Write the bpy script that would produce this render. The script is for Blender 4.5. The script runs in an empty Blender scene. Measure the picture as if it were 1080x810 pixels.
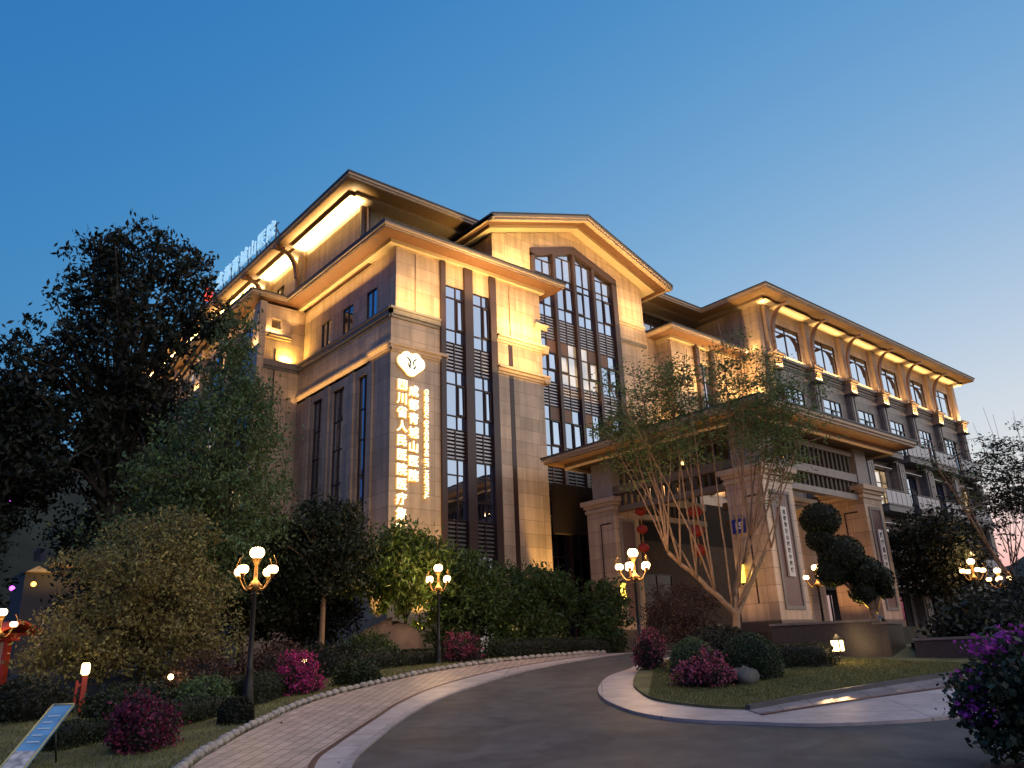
import bpy, math, random
import numpy as np
from mathutils import Matrix, Vector
from mathutils.geometry import delaunay_2d_cdt
S = bpy.context.scene
COL = S.collection
rad = math.radians
# ------------------------------------------------------------------ camera
CD = bpy.data.cameras.new('camera'); CO = bpy.data.objects.new('camera', CD); COL.objects.link(CO); S.camera = CO
ROLL, TILT, YAW, FOC = rad(-2.20166), rad(18.95581), rad(49.28391), 828.878
c_, s_ = math.cos, math.sin
fw = Vector((c_(TILT)*c_(YAW), c_(TILT)*s_(YAW), s_(TILT))); rt = Vector((s_(YAW), -c_(YAW), 0)); up_ = rt.cross(fw)
r_ = rt*c_(ROLL)+up_*s_(ROLL); u_ = up_*c_(ROLL)-rt*s_(ROLL)
M_ = Matrix((r_, u_, -fw)).transposed().to_4x4(); M_.translation = (0, 0, 1.6); CO.matrix_world = M_
CD.sensor_width = 36; CD.lens = FOC/1080*36; CD.clip_end = 6000; CD.clip_start = .05
# ------------------------------------------------------------------ dusk sky (Nishita, white-balanced towards blue)
W = bpy.data.worlds.new('World'); S.world = W; W.use_nodes = True
nt = W.node_tree; bg = nt.nodes['Background']
sk = nt.nodes.new('ShaderNodeTexSky'); sk.sky_type = 'NISHITA'; sk.sun_disc = False
sk.sun_elevation = rad(-3); sk.sun_rotation = rad(80); sk.air_density = 1.5; sk.dust_density = 1; sk.ozone_density = 6
sp = nt.nodes.new('ShaderNodeSeparateColor'); cb = nt.nodes.new('ShaderNodeCombineColor'); nt.links.new(sk.outputs[0], sp.inputs[0])
for i, (g, p) in enumerate(((6600, 2.236), (8.9, .78), (1.43, .362))):
    a = nt.nodes.new('ShaderNodeMath'); a.operation = 'POWER'; a.inputs[1].default_value = p; nt.links.new(sp.outputs[i], a.inputs[0])
    b = nt.nodes.new('ShaderNodeMath'); b.operation = 'MULTIPLY'; b.inputs[1].default_value = g*10; nt.links.new(a.outputs[0], b.inputs[0])
    d = nt.nodes.new('ShaderNodeMath'); d.operation = 'MINIMUM'; d.inputs[1].default_value = (9, 8, 8)[i]; nt.links.new(b.outputs[0], d.inputs[0]); nt.links.new(d.outputs[0], cb.inputs[i])
nt.links.new(cb.outputs[0], bg.inputs[0]); bg.inputs[1].default_value = .1
SUN = bpy.data.lights.new('sun', 'SUN'); SUN.energy = 1.5; SUN.angle = rad(100); SUN.color = (1, .79, .58)
so = bpy.data.objects.new('sun', SUN); COL.objects.link(so); so.rotation_euler = (rad(56), 0, rad(22))
S.view_settings.view_transform = 'Standard'; S.view_settings.look = 'None'; S.view_settings.exposure = 0.2; S.view_settings.gamma = 1
S.view_settings.use_curve_mapping = False
S.cycles.max_bounces = 6; S.cycles.sample_clamp_indirect = 3.0; S.cycles.use_denoising = True; S.cycles.caustics_reflective = False; S.cycles.caustics_refractive = False
WARM = (1, .62, .23); WARM2 = (1, .62, .26)
# ------------------------------------------------------------------ terrain
def sstep(t): t = min(1, max(0, t)); return t*t*(3-2*t)
def H(x, y):
    t = min(1, max(0, (x*c_(YAW)+y*s_(YAW)-7)/20)); return 1.5*(t*t*(3-2*t)*.5+t*.5)
# ------------------------------------------------------------------ materials
MATS = {}
def mat(name, col, rough=.6, metal=0, spec=.5, emit=None, es=0, noise=0, nscale=4, bump=0, bscale=30, island=0, coat=0, transl=0):
    if name in MATS: return MATS[name]
    m = bpy.data.materials.new(name); m.use_nodes = True; n = m.node_tree; P = n.nodes['Principled BSDF']; L = n.links.new
    P.inputs['Base Color'].default_value = (*col, 1); P.inputs['Roughness'].default_value = rough; P.inputs['Metallic'].default_value = metal
    P.inputs['Specular IOR Level'].default_value = spec; P.inputs['Coat Weight'].default_value = coat
    if emit: P.inputs['Emission Color'].default_value = (*emit, 1); P.inputs['Emission Strength'].default_value = es
    src = None
    if noise or island:
        hs = n.nodes.new('ShaderNodeHueSaturation'); hs.inputs['Color'].default_value = (*col, 1); v = None
        if noise:
            g = n.nodes.new('ShaderNodeNewGeometry'); t = n.nodes.new('ShaderNodeTexNoise'); t.inputs['Scale'].default_value = nscale; t.inputs['Detail'].default_value = 6
            L(g.outputs['Position'], t.inputs['Vector'])
            mr = n.nodes.new('ShaderNodeMapRange'); mr.inputs[1].default_value = .3; mr.inputs[2].default_value = .7; mr.inputs[3].default_value = 1-noise; mr.inputs[4].default_value = 1+noise
            L(t.outputs[0], mr.inputs[0]); v = mr.outputs[0]
        if island:
            g = n.nodes.new('ShaderNodeNewGeometry'); mr = n.nodes.new('ShaderNodeMapRange'); mr.inputs[3].default_value = 1-island; mr.inputs[4].default_value = 1+island
            L(g.outputs['Random Per Island'], mr.inputs[0])
            if v is not None:
                mm = n.nodes.new('ShaderNodeMath'); mm.operation = 'MULTIPLY'; L(v, mm.inputs[0]); L(mr.outputs[0], mm.inputs[1]); v = mm.outputs[0]
            else: v = mr.outputs[0]
            h2 = n.nodes.new('ShaderNodeMapRange'); h2.inputs[3].default_value = .47; h2.inputs[4].default_value = .53; L(g.outputs['Random Per Island'], h2.inputs[0]); L(h2.outputs[0], hs.inputs['Hue'])
        L(v, hs.inputs['Value']); L(hs.outputs[0], P.inputs['Base Color']); src = hs.outputs[0]
    if bump:
        g = n.nodes.new('ShaderNodeNewGeometry'); t = n.nodes.new('ShaderNodeTexNoise'); t.inputs['Scale'].default_value = bscale; t.inputs['Detail'].default_value = 5
        L(g.outputs['Position'], t.inputs['Vector']); b = n.nodes.new('ShaderNodeBump'); b.inputs['Strength'].default_value = bump; b.inputs['Distance'].default_value = .02
        L(t.outputs[0], b.inputs['Height']); L(b.outputs[0], P.inputs['Normal'])
    if transl:
        tb = n.nodes.new('ShaderNodeBsdfTranslucent'); mx = n.nodes.new('ShaderNodeMixShader'); mx.inputs[0].default_value = transl
        if src: L(src, tb.inputs[0])
        else: tb.inputs[0].default_value = (*col, 1)
        L(P.outputs[0], mx.inputs[1]); L(tb.outputs[0], mx.inputs[2]); L(mx.outputs[0], n.nodes['Material Output'].inputs[0])
    MATS[name] = m; return m
def stone(name, col, bw=1.25, bh=.62, rough=.42, var=.15, mortar=.009, mcol=.45, offset=0.0, spec=.5):
    m = bpy.data.materials.new(name); m.use_nodes = True; n = m.node_tree; P = n.nodes['Principled BSDF']; L = n.links.new
    g = n.nodes.new('ShaderNodeNewGeometry'); sx = n.nodes.new('ShaderNodeSeparateXYZ'); L(g.outputs['Position'], sx.inputs[0])
    ad = n.nodes.new('ShaderNodeMath'); L(sx.outputs[0], ad.inputs[0]); L(sx.outputs[1], ad.inputs[1])
    cx = n.nodes.new('ShaderNodeCombineXYZ'); L(ad.outputs[0], cx.inputs[0]); L(sx.outputs[2], cx.inputs[1])
    br = n.nodes.new('ShaderNodeTexBrick'); br.offset = offset; L(cx.outputs[0], br.inputs['Vector'])
    br.inputs['Scale'].default_value = 1; br.inputs['Brick Width'].default_value = bw; br.inputs['Row Height'].default_value = bh; br.inputs['Mortar Size'].default_value = mortar
    br.inputs['Color1'].default_value = (*[v*(1-var) for v in col], 1); br.inputs['Color2'].default_value = (*[v*(1+var) for v in col], 1); br.inputs['Mortar'].default_value = (*[v*mcol for v in col], 1)
    br.inputs['Mortar Smooth'].default_value = .1
    t = n.nodes.new('ShaderNodeTexNoise'); t.inputs['Scale'].default_value = 1.3; t.inputs['Detail'].default_value = 8; t.inputs['Roughness'].default_value = .7; L(g.outputs['Position'], t.inputs['Vector'])
    mr = n.nodes.new('ShaderNodeMapRange'); mr.inputs[1].default_value = .3; mr.inputs[2].default_value = .7; mr.inputs[3].default_value = .86; mr.inputs[4].default_value = 1.12; L(t.outputs[0], mr.inputs[0])
    mp = n.nodes.new('ShaderNodeMapping'); mp.inputs['Scale'].default_value = (3.5, 3.5, .22); L(g.outputs['Position'], mp.inputs[0]); t2 = n.nodes.new('ShaderNodeTexNoise'); t2.inputs['Scale'].default_value = 1; t2.inputs['Detail'].default_value = 5; L(mp.outputs[0], t2.inputs['Vector'])
    m2 = n.nodes.new('ShaderNodeMapRange'); m2.inputs[1].default_value = .38; m2.inputs[2].default_value = .6; m2.inputs[3].default_value = .80; m2.inputs[4].default_value = 1.04; L(t2.outputs[0], m2.inputs[0]); mu = n.nodes.new('ShaderNodeMath'); mu.operation = 'MULTIPLY'; L(mr.outputs[0], mu.inputs[0]); L(m2.outputs[0], mu.inputs[1]); mr = mu
    hs = n.nodes.new('ShaderNodeHueSaturation'); L(br.outputs['Color'], hs.inputs['Color']); L(mr.outputs[0], hs.inputs['Value']); L(hs.outputs[0], P.inputs['Base Color'])
    P.inputs['Roughness'].default_value = rough; P.inputs['Specular IOR Level'].default_value = spec
    b = n.nodes.new('ShaderNodeBump'); b.invert = True; b.inputs['Strength'].default_value = .5; b.inputs['Distance'].default_value = .012; L(br.outputs['Fac'], b.inputs['Height']); L(b.outputs[0], P.inputs['Normal'])
    MATS[name] = m; return m
def glassmat(name, dark, fac, gcol=(.8, .88, 1), emit=None, es=0):
    m = bpy.data.materials.new(name); m.use_nodes = True; n = m.node_tree; L = n.links.new; out = n.nodes['Material Output']; n.nodes.remove(n.nodes['Principled BSDF'])
    d = n.nodes.new('ShaderNodeBsdfDiffuse'); d.inputs[0].default_value = (*dark, 1); g = n.nodes.new('ShaderNodeBsdfGlossy'); g.inputs['Roughness'].default_value = .015; g.inputs[0].default_value = (*gcol, 1)
    ge = n.nodes.new('ShaderNodeNewGeometry'); rr = n.nodes.new('ShaderNodeMapRange'); rr.inputs[3].default_value = fac*.85; rr.inputs[4].default_value = min(.95, fac*1.15); L(ge.outputs['Random Per Island'], rr.inputs[0])
    t = n.nodes.new('ShaderNodeTexNoise'); t.inputs['Scale'].default_value = .9; L(ge.outputs['Position'], t.inputs['Vector']); bp = n.nodes.new('ShaderNodeBump'); bp.inputs['Strength'].default_value = .08; bp.inputs['Distance'].default_value = .1; L(t.outputs[0], bp.inputs['Height']); L(bp.outputs[0], g.inputs['Normal'])
    cr = n.nodes.new('ShaderNodeMapRange'); cr.inputs[1].default_value = .72; cr.inputs[2].default_value = .95; wn = n.nodes.new('ShaderNodeTexWhiteNoise'); wn.noise_dimensions = '1D'; L(ge.outputs['Random Per Island'], wn.inputs['W']); L(wn.outputs[0], cr.inputs[0])
    wv = n.nodes.new('ShaderNodeTexNoise'); mp = n.nodes.new('ShaderNodeMapping'); mp.inputs['Scale'].default_value = (14, 14, .3); L(ge.outputs['Position'], mp.inputs[0]); L(mp.outputs[0], wv.inputs['Vector']); wv.inputs['Scale'].default_value = 1
    mc = n.nodes.new('ShaderNodeMath'); mc.operation = 'MULTIPLY'; L(cr.outputs[0], mc.inputs[0]); L(wv.outputs[0], mc.inputs[1]); mcx = n.nodes.new('ShaderNodeMix'); mcx.data_type = 'RGBA'; L(mc.outputs[0], mcx.inputs[0]); mcx.inputs[6].default_value = (*dark, 1); mcx.inputs[7].default_value = (.45, .42, .38, 1); L(mcx.outputs[2], d.inputs[0])
    mx = n.nodes.new('ShaderNodeMixShader'); L(rr.outputs[0], mx.inputs[0]); src = d.outputs[0]
    if emit:
        e = n.nodes.new('ShaderNodeEmission'); e.inputs[0].default_value = (*emit, 1)
        tn = n.nodes.new('ShaderNodeTexNoise'); tn.inputs['Scale'].default_value = 1.1; L(ge.outputs['Position'], tn.inputs['Vector']); mr = n.nodes.new('ShaderNodeMapRange'); mr.inputs[1].default_value = .35; mr.inputs[2].default_value = .65; mr.inputs[3].default_value = es*.4; mr.inputs[4].default_value = es*1.5; L(tn.outputs[0], mr.inputs[0]); L(mr.outputs[0], e.inputs[1])
        ad = n.nodes.new('ShaderNodeAddShader'); L(src, ad.inputs[0]); L(e.outputs[0], ad.inputs[1]); src = ad.outputs[0]
    L(src, mx.inputs[1]); L(g.outputs[0], mx.inputs[2]); L(mx.outputs[0], out.inputs[0]); MATS[name] = m; return m
BEIGE = stone('beige_stone', (.57, .42, .29))
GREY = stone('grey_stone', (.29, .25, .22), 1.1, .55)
PILL = stone('pillar_stone', (.52, .38, .27), 1.0, .6, rough=.22)
SCREAM = mat('cream_trim_stone', (.50, .37, .26), .5, noise=.1)
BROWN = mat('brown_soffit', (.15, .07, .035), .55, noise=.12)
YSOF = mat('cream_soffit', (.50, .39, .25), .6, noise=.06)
GREYT = mat('grey_trim', (.20, .18, .17), .5, noise=.15)
ROOF = mat('dark_roof_tile', (.045, .05, .06), .5, noise=.2, nscale=8)
FRAME = mat('bronze_frame', (.045, .022, .018), .35, spec=.5)
MULL = mat('brown_mullion', (.06, .034, .03), .4)
LOUV = mat('louvre_blade', (.40, .38, .40), .3, metal=.6)
BACKD = mat('dark_recess', (.012, .012, .015), .6)
PLIN = mat('brown_granite', (.11, .075, .06), .3, noise=.3, nscale=20)
GL = glassmat('blue_reflective_glass', (.01, .014, .03), .62, (.66, .80, 1))
GLD = glassmat('dark_glass', (.01, .012, .016), .35)
GLIT = glassmat('lit_glass', (.05, .04, .03), .45, emit=(1, .68, .36), es=.6)
BRKT = mat('bronze_bracket', (.20, .10, .055), .45)
# ------------------------------------------------------------------ object helpers
def tag(o, label=None, cat=None, group=None, kind=None):
    if label: o['label'] = label
    if cat: o['category'] = cat
    if group: o['group'] = group
    if kind: o['kind'] = kind
    return o
LOC = {}
def thing(name, loc, label, cat, group=None):
    o = bpy.data.objects.new(name, None); COL.objects.link(o); o.location = loc; o.empty_display_size = .2; LOC[o] = Vector(loc); return tag(o, label, cat, group)
def link(name, me, m, parent=None, mats=None):
    for x in (mats or [m]): me.materials.append(x)
    o = bpy.data.objects.new(name, me); COL.objects.link(o)
    if parent is not None: o.parent = parent; LOC[o] = LOC.get(parent, Vector((0, 0, 0)))
    return o
class MB:
    def __init__(s): s.v = []; s.f = []; s.k = []; s.mi = 0; s.sm = []; s.smooth = False
    def add(s, vs, fs):
        b = len(s.v); s.v += [tuple(v) for v in vs]; s.f += [tuple(i+b for i in f) for f in fs]; s.k += [s.mi]*len(fs); s.sm += [s.smooth]*len(fs); return s
    def box(s, x0, x1, y0, y1, z0, z1):
        return s.add([(x, y, z) for x in (x0, x1) for y in (y0, y1) for z in (z0, z1)], [(0, 1, 3, 2), (4, 6, 7, 5), (0, 4, 5, 1), (2, 3, 7, 6), (0, 2, 6, 4), (1, 5, 7, 3)])
    def obox(s, o, ax, ay, az):   # corner o and three edge vectors
        o, ax, ay, az = map(Vector, (o, ax, ay, az)); vs = [o+ax*i+ay*j+az*k for i in (0, 1) for j in (0, 1) for k in (0, 1)]
        return s.add(vs, [(0, 1, 3, 2), (4, 6, 7, 5), (0, 4, 5, 1), (2, 3, 7, 6), (0, 2, 6, 4), (1, 5, 7, 3)])
    def prism(s, poly, z0, z1):
        n = len(poly); return s.add([(x, y, z0) for x, y in poly]+[(x, y, z1) for x, y in poly], [tuple(range(n))[::-1], tuple(range(n, 2*n))]+[(i, (i+1) % n, n+(i+1) % n, n+i) for i in range(n)])
    def eprism(s, poly3, d):      # planar 3D polygon extruded by vector d
        n = len(poly3); d = Vector(d); a = [Vector(p) for p in poly3]
        return s.add(a+[p+d for p in a], [tuple(range(n)), tuple(range(n, 2*n))[::-1]]+[(i, n+i, n+(i+1) % n, (i+1) % n) for i in range(n)])
    def tube(s, pts, rs, n=8, cap=True):
        pts = [Vector(p) for p in pts]; rs = rs if isinstance(rs, (list, tuple)) else [rs]*len(pts); vs = []; sm = s.smooth; s.smooth = True
        ref = Vector((.13, .27, .95)).normalized()
        for i, p in enumerate(pts):
            t = (pts[min(i+1, len(pts)-1)]-pts[max(i-1, 0)]).normalized(); a = t.cross(ref if abs(t.dot(ref)) < .95 else Vector((1, 0, 0))).normalized(); b = t.cross(a)
            vs += [p+(a*c_(2*math.pi*k/n)+b*s_(2*math.pi*k/n))*rs[i] for k in range(n)]
        fs = [(i*n+k, i*n+(k+1) % n, (i+1)*n+(k+1) % n, (i+1)*n+k) for i in range(len(pts)-1) for k in range(n)]
        if cap: fs += [tuple(range(n))[::-1], tuple(range((len(pts)-1)*n, len(pts)*n))]
        s.add(vs, fs); s.smooth = sm; return s
    def lathe(s, prof, c=(0, 0, 0), n=16, smooth=True):
        sm = s.smooth; s.smooth = smooth
        vs = [(c[0]+r*c_(2*math.pi*k/n), c[1]+r*s_(2*math.pi*k/n), c[2]+z) for r, z in prof for k in range(n)]
        fs = [(i*n+k, i*n+(k+1) % n, (i+1)*n+(k+1) % n, (i+1)*n+k) for i in range(len(prof)-1) for k in range(n)]
        fs += [tuple(range(n))[::-1], tuple(range((len(prof)-1)*n, len(prof)*n))]
        s.add(vs, fs); s.smooth = sm; return s
    def ball(s, c, r, n=12, sq=1):
        return s.lathe([(max(.001, r*s_(math.pi*i/8)), -r*sq*c_(math.pi*i/8)) for i in range(9)], c, n)
    def build(s, name, m=None, parent=None, mats=None, local=False):
        me = bpy.data.meshes.new(name); o = Vector((0, 0, 0)) if (local or parent is None) else LOC.get(parent, Vector((0, 0, 0)))
        me.from_pydata([(v[0]-o.x, v[1]-o.y, v[2]-o.z) for v in s.v], [], s.f); me.polygons.foreach_set('use_smooth', s.sm); me.polygons.foreach_set('material_index', s.k); me.update()
        return link(name, me, m, parent, mats)
def copy_tree(o, parent=None):
    c = o.copy(); COL.objects.link(c); c.parent = parent
    for ch in o.children: copy_tree(ch, c)
    return c
KW = 1.75
def area(parent, loc, direction, sx, sy, power, col=WARM, align=None, spread=180):
    l = bpy.data.lights.new('light_source', 'AREA'); l.shape = 'RECTANGLE'; l.size = sx; l.size_y = sy; l.energy = power*KW; l.color = col; l.spread = rad(spread)
    o = bpy.data.objects.new('light_source', l); COL.objects.link(o)
    z = -Vector(direction).normalized(); x = Vector(align or (1, 0, 0)); x = (x-z*x.dot(z)).normalized(); y = z.cross(x)
    m = Matrix((x, y, z)).transposed().to_4x4(); m.translation = Vector(loc)-(LOC.get(parent, Vector((0, 0, 0))) if parent else Vector((0, 0, 0))); o.parent = parent; o.matrix_local = m; return o
def point(parent, loc, power, col=WARM2, r=.1, local=False):
    l = bpy.data.lights.new('light_source', 'POINT'); l.energy = power; l.color = col; l.shadow_soft_size = r
    o = bpy.data.objects.new('light_source', l); COL.objects.link(o); o.parent = parent
    o.location = Vector(loc)-(Vector((0, 0, 0)) if local or not parent else LOC.get(parent, Vector((0, 0, 0)))); return o
def spot(parent, loc, target, power, angle=50, col=WARM, r=.05):
    l = bpy.data.lights.new('light_source', 'SPOT'); l.energy = power; l.color = col; l.spot_size = rad(angle); l.spot_blend = .7; l.shadow_soft_size = r
    o = bpy.data.objects.new('light_source', l); COL.objects.link(o); d = Vector(target)-Vector(loc); m = d.to_track_quat('-Z', 'Y').to_matrix().to_4x4(); m.translation = Vector(loc)-(LOC.get(parent, Vector((0, 0, 0))) if parent else Vector((0, 0, 0))); o.parent = parent; o.matrix_local = m; return o
# ------------------------------------------------------------------ ground, roads, lawns
def sheet(name, poly, dz, m, step=.6, skirt=0, parent=None, kind='structure', mats=None, inset_flat=None):
    vs = []; n = len(poly)
    for i in range(n):
        a, b = Vector(poly[i]), Vector(poly[(i+1) % n]); k = max(1, int((b-a).length/step))
        vs += [a+(b-a)*j/k for j in range(k)]
    nb = len(vs); edges = [(i, (i+1) % nb) for i in range(nb)]
    xs = [p.x for p in vs]; ys = [p.y for p in vs]
    def inside(x, y):
        c = False; j = nb-1
        for i in range(nb):
            if (vs[i].y > y) != (vs[j].y > y) and x < (vs[j].x-vs[i].x)*(y-vs[i].y)/(vs[j].y-vs[i].y)+vs[i].x: c = not c
            j = i
        return c
    g = []; x = min(xs)+step/2; V0 = np.array([(p.x, p.y) for p in vs])
    while x < max(xs):
        y = min(ys)+step/2
        while y < max(ys):
            if inside(x, y) and (np.hypot(V0[:, 0]-x, V0[:, 1]-y).min() > step*.4): g.append(Vector((x, y)))
            y += step
        x += step
    co, ed, fa, *_ = delaunay_2d_cdt(vs+g, edges, [list(range(nb))], 1, 1e-5)
    V = [(p.x, p.y, H(p.x, p.y)+dz) for p in co]; F = [tuple(f) for f in fa]
    mb = MB(); mb.smooth = True; mb.add(V, F)
    if skirt:
        mb.smooth = False
        for i in range(nb):
            a, b = vs[i], vs[(i+1) % nb]; mb.add([(a.x, a.y, H(*a)+dz), (b.x, b.y, H(*b)+dz), (b.x, b.y, H(*b)+dz-skirt), (a.x, a.y, H(*a)+dz-skirt)], [(0, 1, 2, 3)])
    o = mb.build(name, m, parent, mats); tag(o, kind=kind); return o
def smooth_line(pts, n=6):
    P = [Vector((*p, 0)) for p in pts]; out = []
    for i in range(len(P)-1):
        p0, p1, p2, p3 = P[max(i-1, 0)], P[i], P[i+1], P[min(i+2, len(P)-1)]
        for k in range(n):
            t = k/n; q = .5*((2*p1)+(p2-p0)*t+(2*p0-5*p1+4*p2-p3)*t*t+(3*p1-p0-3*p2+p3)*t**3); out.append((q.x, q.y))
    out.append((P[-1].x, P[-1].y)); return out
EDGE = smooth_line([(-2.5, -2), (.5, 5), (2.6, 9.2), (4.3, 12.04), (5.01, 12.98), (6.11, 14.27), (8.11, 16.15), (10.46, 17.43), (13.22, 18.58), (16.12, 19.1), (18.14, 19.15), (20.9, 19.25), (25.2, 19.5)])
REDL = smooth_line([(-.9, -2), (2, 4.5), (3.9, 8), (5.37, 10.74), (6.33, 11.86), (7.99, 13.47), (9.22, 14.62), (11.06, 15.93), (13.73, 17.16), (16.96, 18.03), (19.23, 18.4), (21.5, 18.5), (25.2, 18.6)])
KERB = smooth_line([(-.3, -2), (2.5, 4), (4.4, 7.9), (5.77, 10.26), (7.24, 11.89), (8.88, 13.41), (10.62, 14.59), (13.43, 16.03), (16.36, 17.02), (19.5, 17.75), (21.7, 17.9), (25.2, 18.0)])
ISO = smooth_line([(25.5, 15.6), (20, 15.3), (17.0, 14.75), (15.53, 14.04), (14.23, 13.51), (12.76, 12.42), (11.84, 11.42), (11.25, 10.4), (11.0, 9.7), (10.95, 9.07), (11.08, 8.5), (11.35, 7.94), (11.83, 7.0), (12.77, 6.2), (13.9, 5.6), (17, 4.5), (26, 1.6)])
ISI = smooth_line([(25.5, 15.1), (20, 14.85), (17.4, 14.4), (16.12, 13.85), (15.14, 13.37), (13.5, 12.1), (12.6, 11.1), (12.15, 10.4), (12.03, 9.75), (12.05, 9.1), (12.27, 8.51)])
DK = smooth_line([(12.27, 8.51), (14.63, 8.18), (18.03, 7.5), (26, 5.6)])
SWR = smooth_line([(12.0, 8.05), (14.3, 7.55), (16.61, 6.9), (26, 4.2)])
GUT = smooth_line([(11.7, 7.5), (13.2, 6.95), (15.12, 6.22), (26, 2.7)])
def asphalt():
    m = mat('asphalt', (.078, .077, .076), .72, noise=.3, nscale=.45, bump=.9, bscale=90); n = m.node_tree; L = n.links.new; P = n.nodes['Principled BSDF']
    hs = [x for x in n.nodes if x.type == 'HUE_SAT'][0]; g = n.nodes.new('ShaderNodeNewGeometry'); src = hs.inputs['Value'].links[0].from_socket
    for sc, lo, hi, a, b in ((140, .35, .65, .55, 1.5), (2.3, .42, .62, .82, 1.1), (.9, .5, .56, 1.0, .66)):
        t = n.nodes.new('ShaderNodeTexNoise'); t.inputs['Scale'].default_value = sc; t.inputs['Detail'].default_value = 4; L(g.outputs['Position'], t.inputs['Vector']); r = n.nodes.new('ShaderNodeMapRange'); r.inputs[1].default_value = lo; r.inputs[2].default_value = hi; r.inputs[3].default_value = a; r.inputs[4].default_value = b; L(t.outputs[0], r.inputs[0])
        mu = n.nodes.new('ShaderNodeMath'); mu.operation = 'MULTIPLY'; L(src, mu.inputs[0]); L(r.outputs[0], mu.inputs[1]); src = mu.outputs[0]
    L(src, hs.inputs['Value']); r = n.nodes.new('ShaderNodeMapRange'); r.inputs[3].default_value = .45; r.inputs[4].default_value = .85; t = n.nodes.new('ShaderNodeTexNoise'); t.inputs['Scale'].default_value = .6; t.inputs['Detail'].default_value = 6; L(g.outputs['Position'], t.inputs['Vector']); L(t.outputs[0], r.inputs[0]); L(r.outputs[0], P.inputs['Roughness'])
    return m
def paving(name, col, mortar=.012, bw=.4, bh=.2, var=.12):
    m = bpy.data.materials.new(name); m.use_nodes = True; n = m.node_tree; P = n.nodes['Principled BSDF']; L = n.links.new
    g = n.nodes.new('ShaderNodeNewGeometry'); mp = n.nodes.new('ShaderNodeMapping'); mp.inputs['Rotation'].default_value = (0, 0, rad(-44)); L(g.outputs['Position'], mp.inputs[0])
    br = n.nodes.new('ShaderNodeTexBrick'); L(mp.outputs[0], br.inputs['Vector']); br.inputs['Scale'].default_value = 1; br.inputs['Brick Width'].default_value = bw; br.inputs['Row Height'].default_value = bh; br.inputs['Mortar Size'].default_value = mortar
    br.inputs['Color1'].default_value = (*[v*(1-var) for v in col], 1); br.inputs['Color2'].default_value = (*[v*(1+var) for v in col], 1); br.inputs['Mortar'].default_value = (*[v*.35 for v in col], 1)
    t = n.nodes.new('ShaderNodeTexNoise'); t.inputs['Scale'].default_value = 2.2; t.inputs['Detail'].default_value = 9; t.inputs['Roughness'].default_value = .7; L(g.outputs['Position'], t.inputs['Vector'])
    mr = n.nodes.new('ShaderNodeMapRange'); mr.inputs[1].default_value = .3; mr.inputs[2].default_value = .7; mr.inputs[3].default_value = .7; mr.inputs[4].default_value = 1.2; L(t.outputs[0], mr.inputs[0])
    hs = n.nodes.new('ShaderNodeHueSaturation'); L(br.outputs['Color'], hs.inputs['Color']); L(mr.outputs[0], hs.inputs['Value']); L(hs.outputs[0], P.inputs['Base Color']); P.inputs['Roughness'].default_value = .5
    MATS[name] = m; return m
EARTH = mat('planting_earth', (.022, .02, .013), .9, noise=.4, nscale=2, bump=.6, bscale=8)
LAWN = mat('lawn_turf', (.115, .11, .038), .9, noise=.45, nscale=1.6, bump=.8, bscale=25)
g_ = MB(); g_.smooth = True
gx = [-1500, -600, -200, -80, -40]+[-20+2*i for i in range(31)]+[50, 70, 120, 300, 700, 1500]
vs = [(x, y, H(x, y)-.03) for x in gx for y in gx]; N = len(gx)
g_.add(vs, [(i*N+j, (i+1)*N+j, (i+1)*N+j+1, i*N+j+1) for i in range(N-1) for j in range(N-1)])
tag(g_.build('ground', EARTH), kind='structure')
sheet('road', KERB+[(44, 18.0), (44, -14), (4, -14), (-.5, -6)], 0, asphalt(), 1.2)
sheet('pavement', EDGE+REDL[::-1], .012, paving('pink_paving', (.50, .385, .31)), .6)
sheet('gutter', REDL+KERB[::-1], .01, paving('gutter_stone', (.46, .40, .38), .012, .9, 2.4, .06), .6)
def ribbon(name, line, w, h, m, side=1, gap=0, seg=None, zoff=0, kind='structure', parent=None, lab=None):
    mb = MB(); P = [Vector(p) for p in line]
    for i in range(len(P)-1):
        a, b = P[i], P[i+1]; t0 = (P[i+1]-P[max(i-1, 0)]).normalized(); t1 = (P[min(i+2, len(P)-1)]-P[i]).normalized()
        n0 = Vector((-t0.y, t0.x))*side*w; n1 = Vector((-t1.y, t1.x))*side*w
        q = [a, b, b+n1, a+n0]; za = H(*a)+zoff; zb = H(*b)+zoff
        zs = [za, zb, zb, za]
        mb.add([(p.x, p.y, z-.1) for p, z in zip(q, zs)]+[(p.x, p.y, z+h) for p, z in zip(q, zs)], [(0, 3, 2, 1), (4, 5, 6, 7), (0, 1, 5, 4), (1, 2, 6, 5), (2, 3, 7, 6), (3, 0, 4, 7)])
    return tag(mb.build(name, m, parent), lab, None, None, kind)
REDS = mat('red_granite_strip', (.075, .03, .028), .5, noise=.2)
ribbon('pavement_strip', REDL, .09, .016, REDS, -1)
ribbon('road_kerb', KERB, .12, .035, mat('kerb_stone', (.33, .29, .29), .55, noise=.25), 1)
KST = paving('light_kerb_stone', (.42, .36, .35), .01, 1.1, 5, .06)
isl = ISO+[(26, 15.6)]
sheet('island_kerb', ISO[:-1]+[(26, 2.3), (26, 15.2)], .05, KST, .8, .08)
ISP = paving('island_paving', (.34, .30, .31), .008, 1.2, .6, .05); ISP.node_tree.nodes['Principled BSDF'].inputs['Roughness'].default_value = .16
sheet('island_pavement', DK+SWR[::-1], .062, ISP, .7)
ribbon('island_strip', SWR, .07, .068, REDS, -1)
sheet('island_lawn', ISI[:-1]+DK+[(26, 15.1)], .095, LAWN, .6, .06)
ribbon('island_edge_kerb', DK, .1, .13, mat('dark_kerb', (.05, .05, .06), .5, noise=.3), -1)
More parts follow.
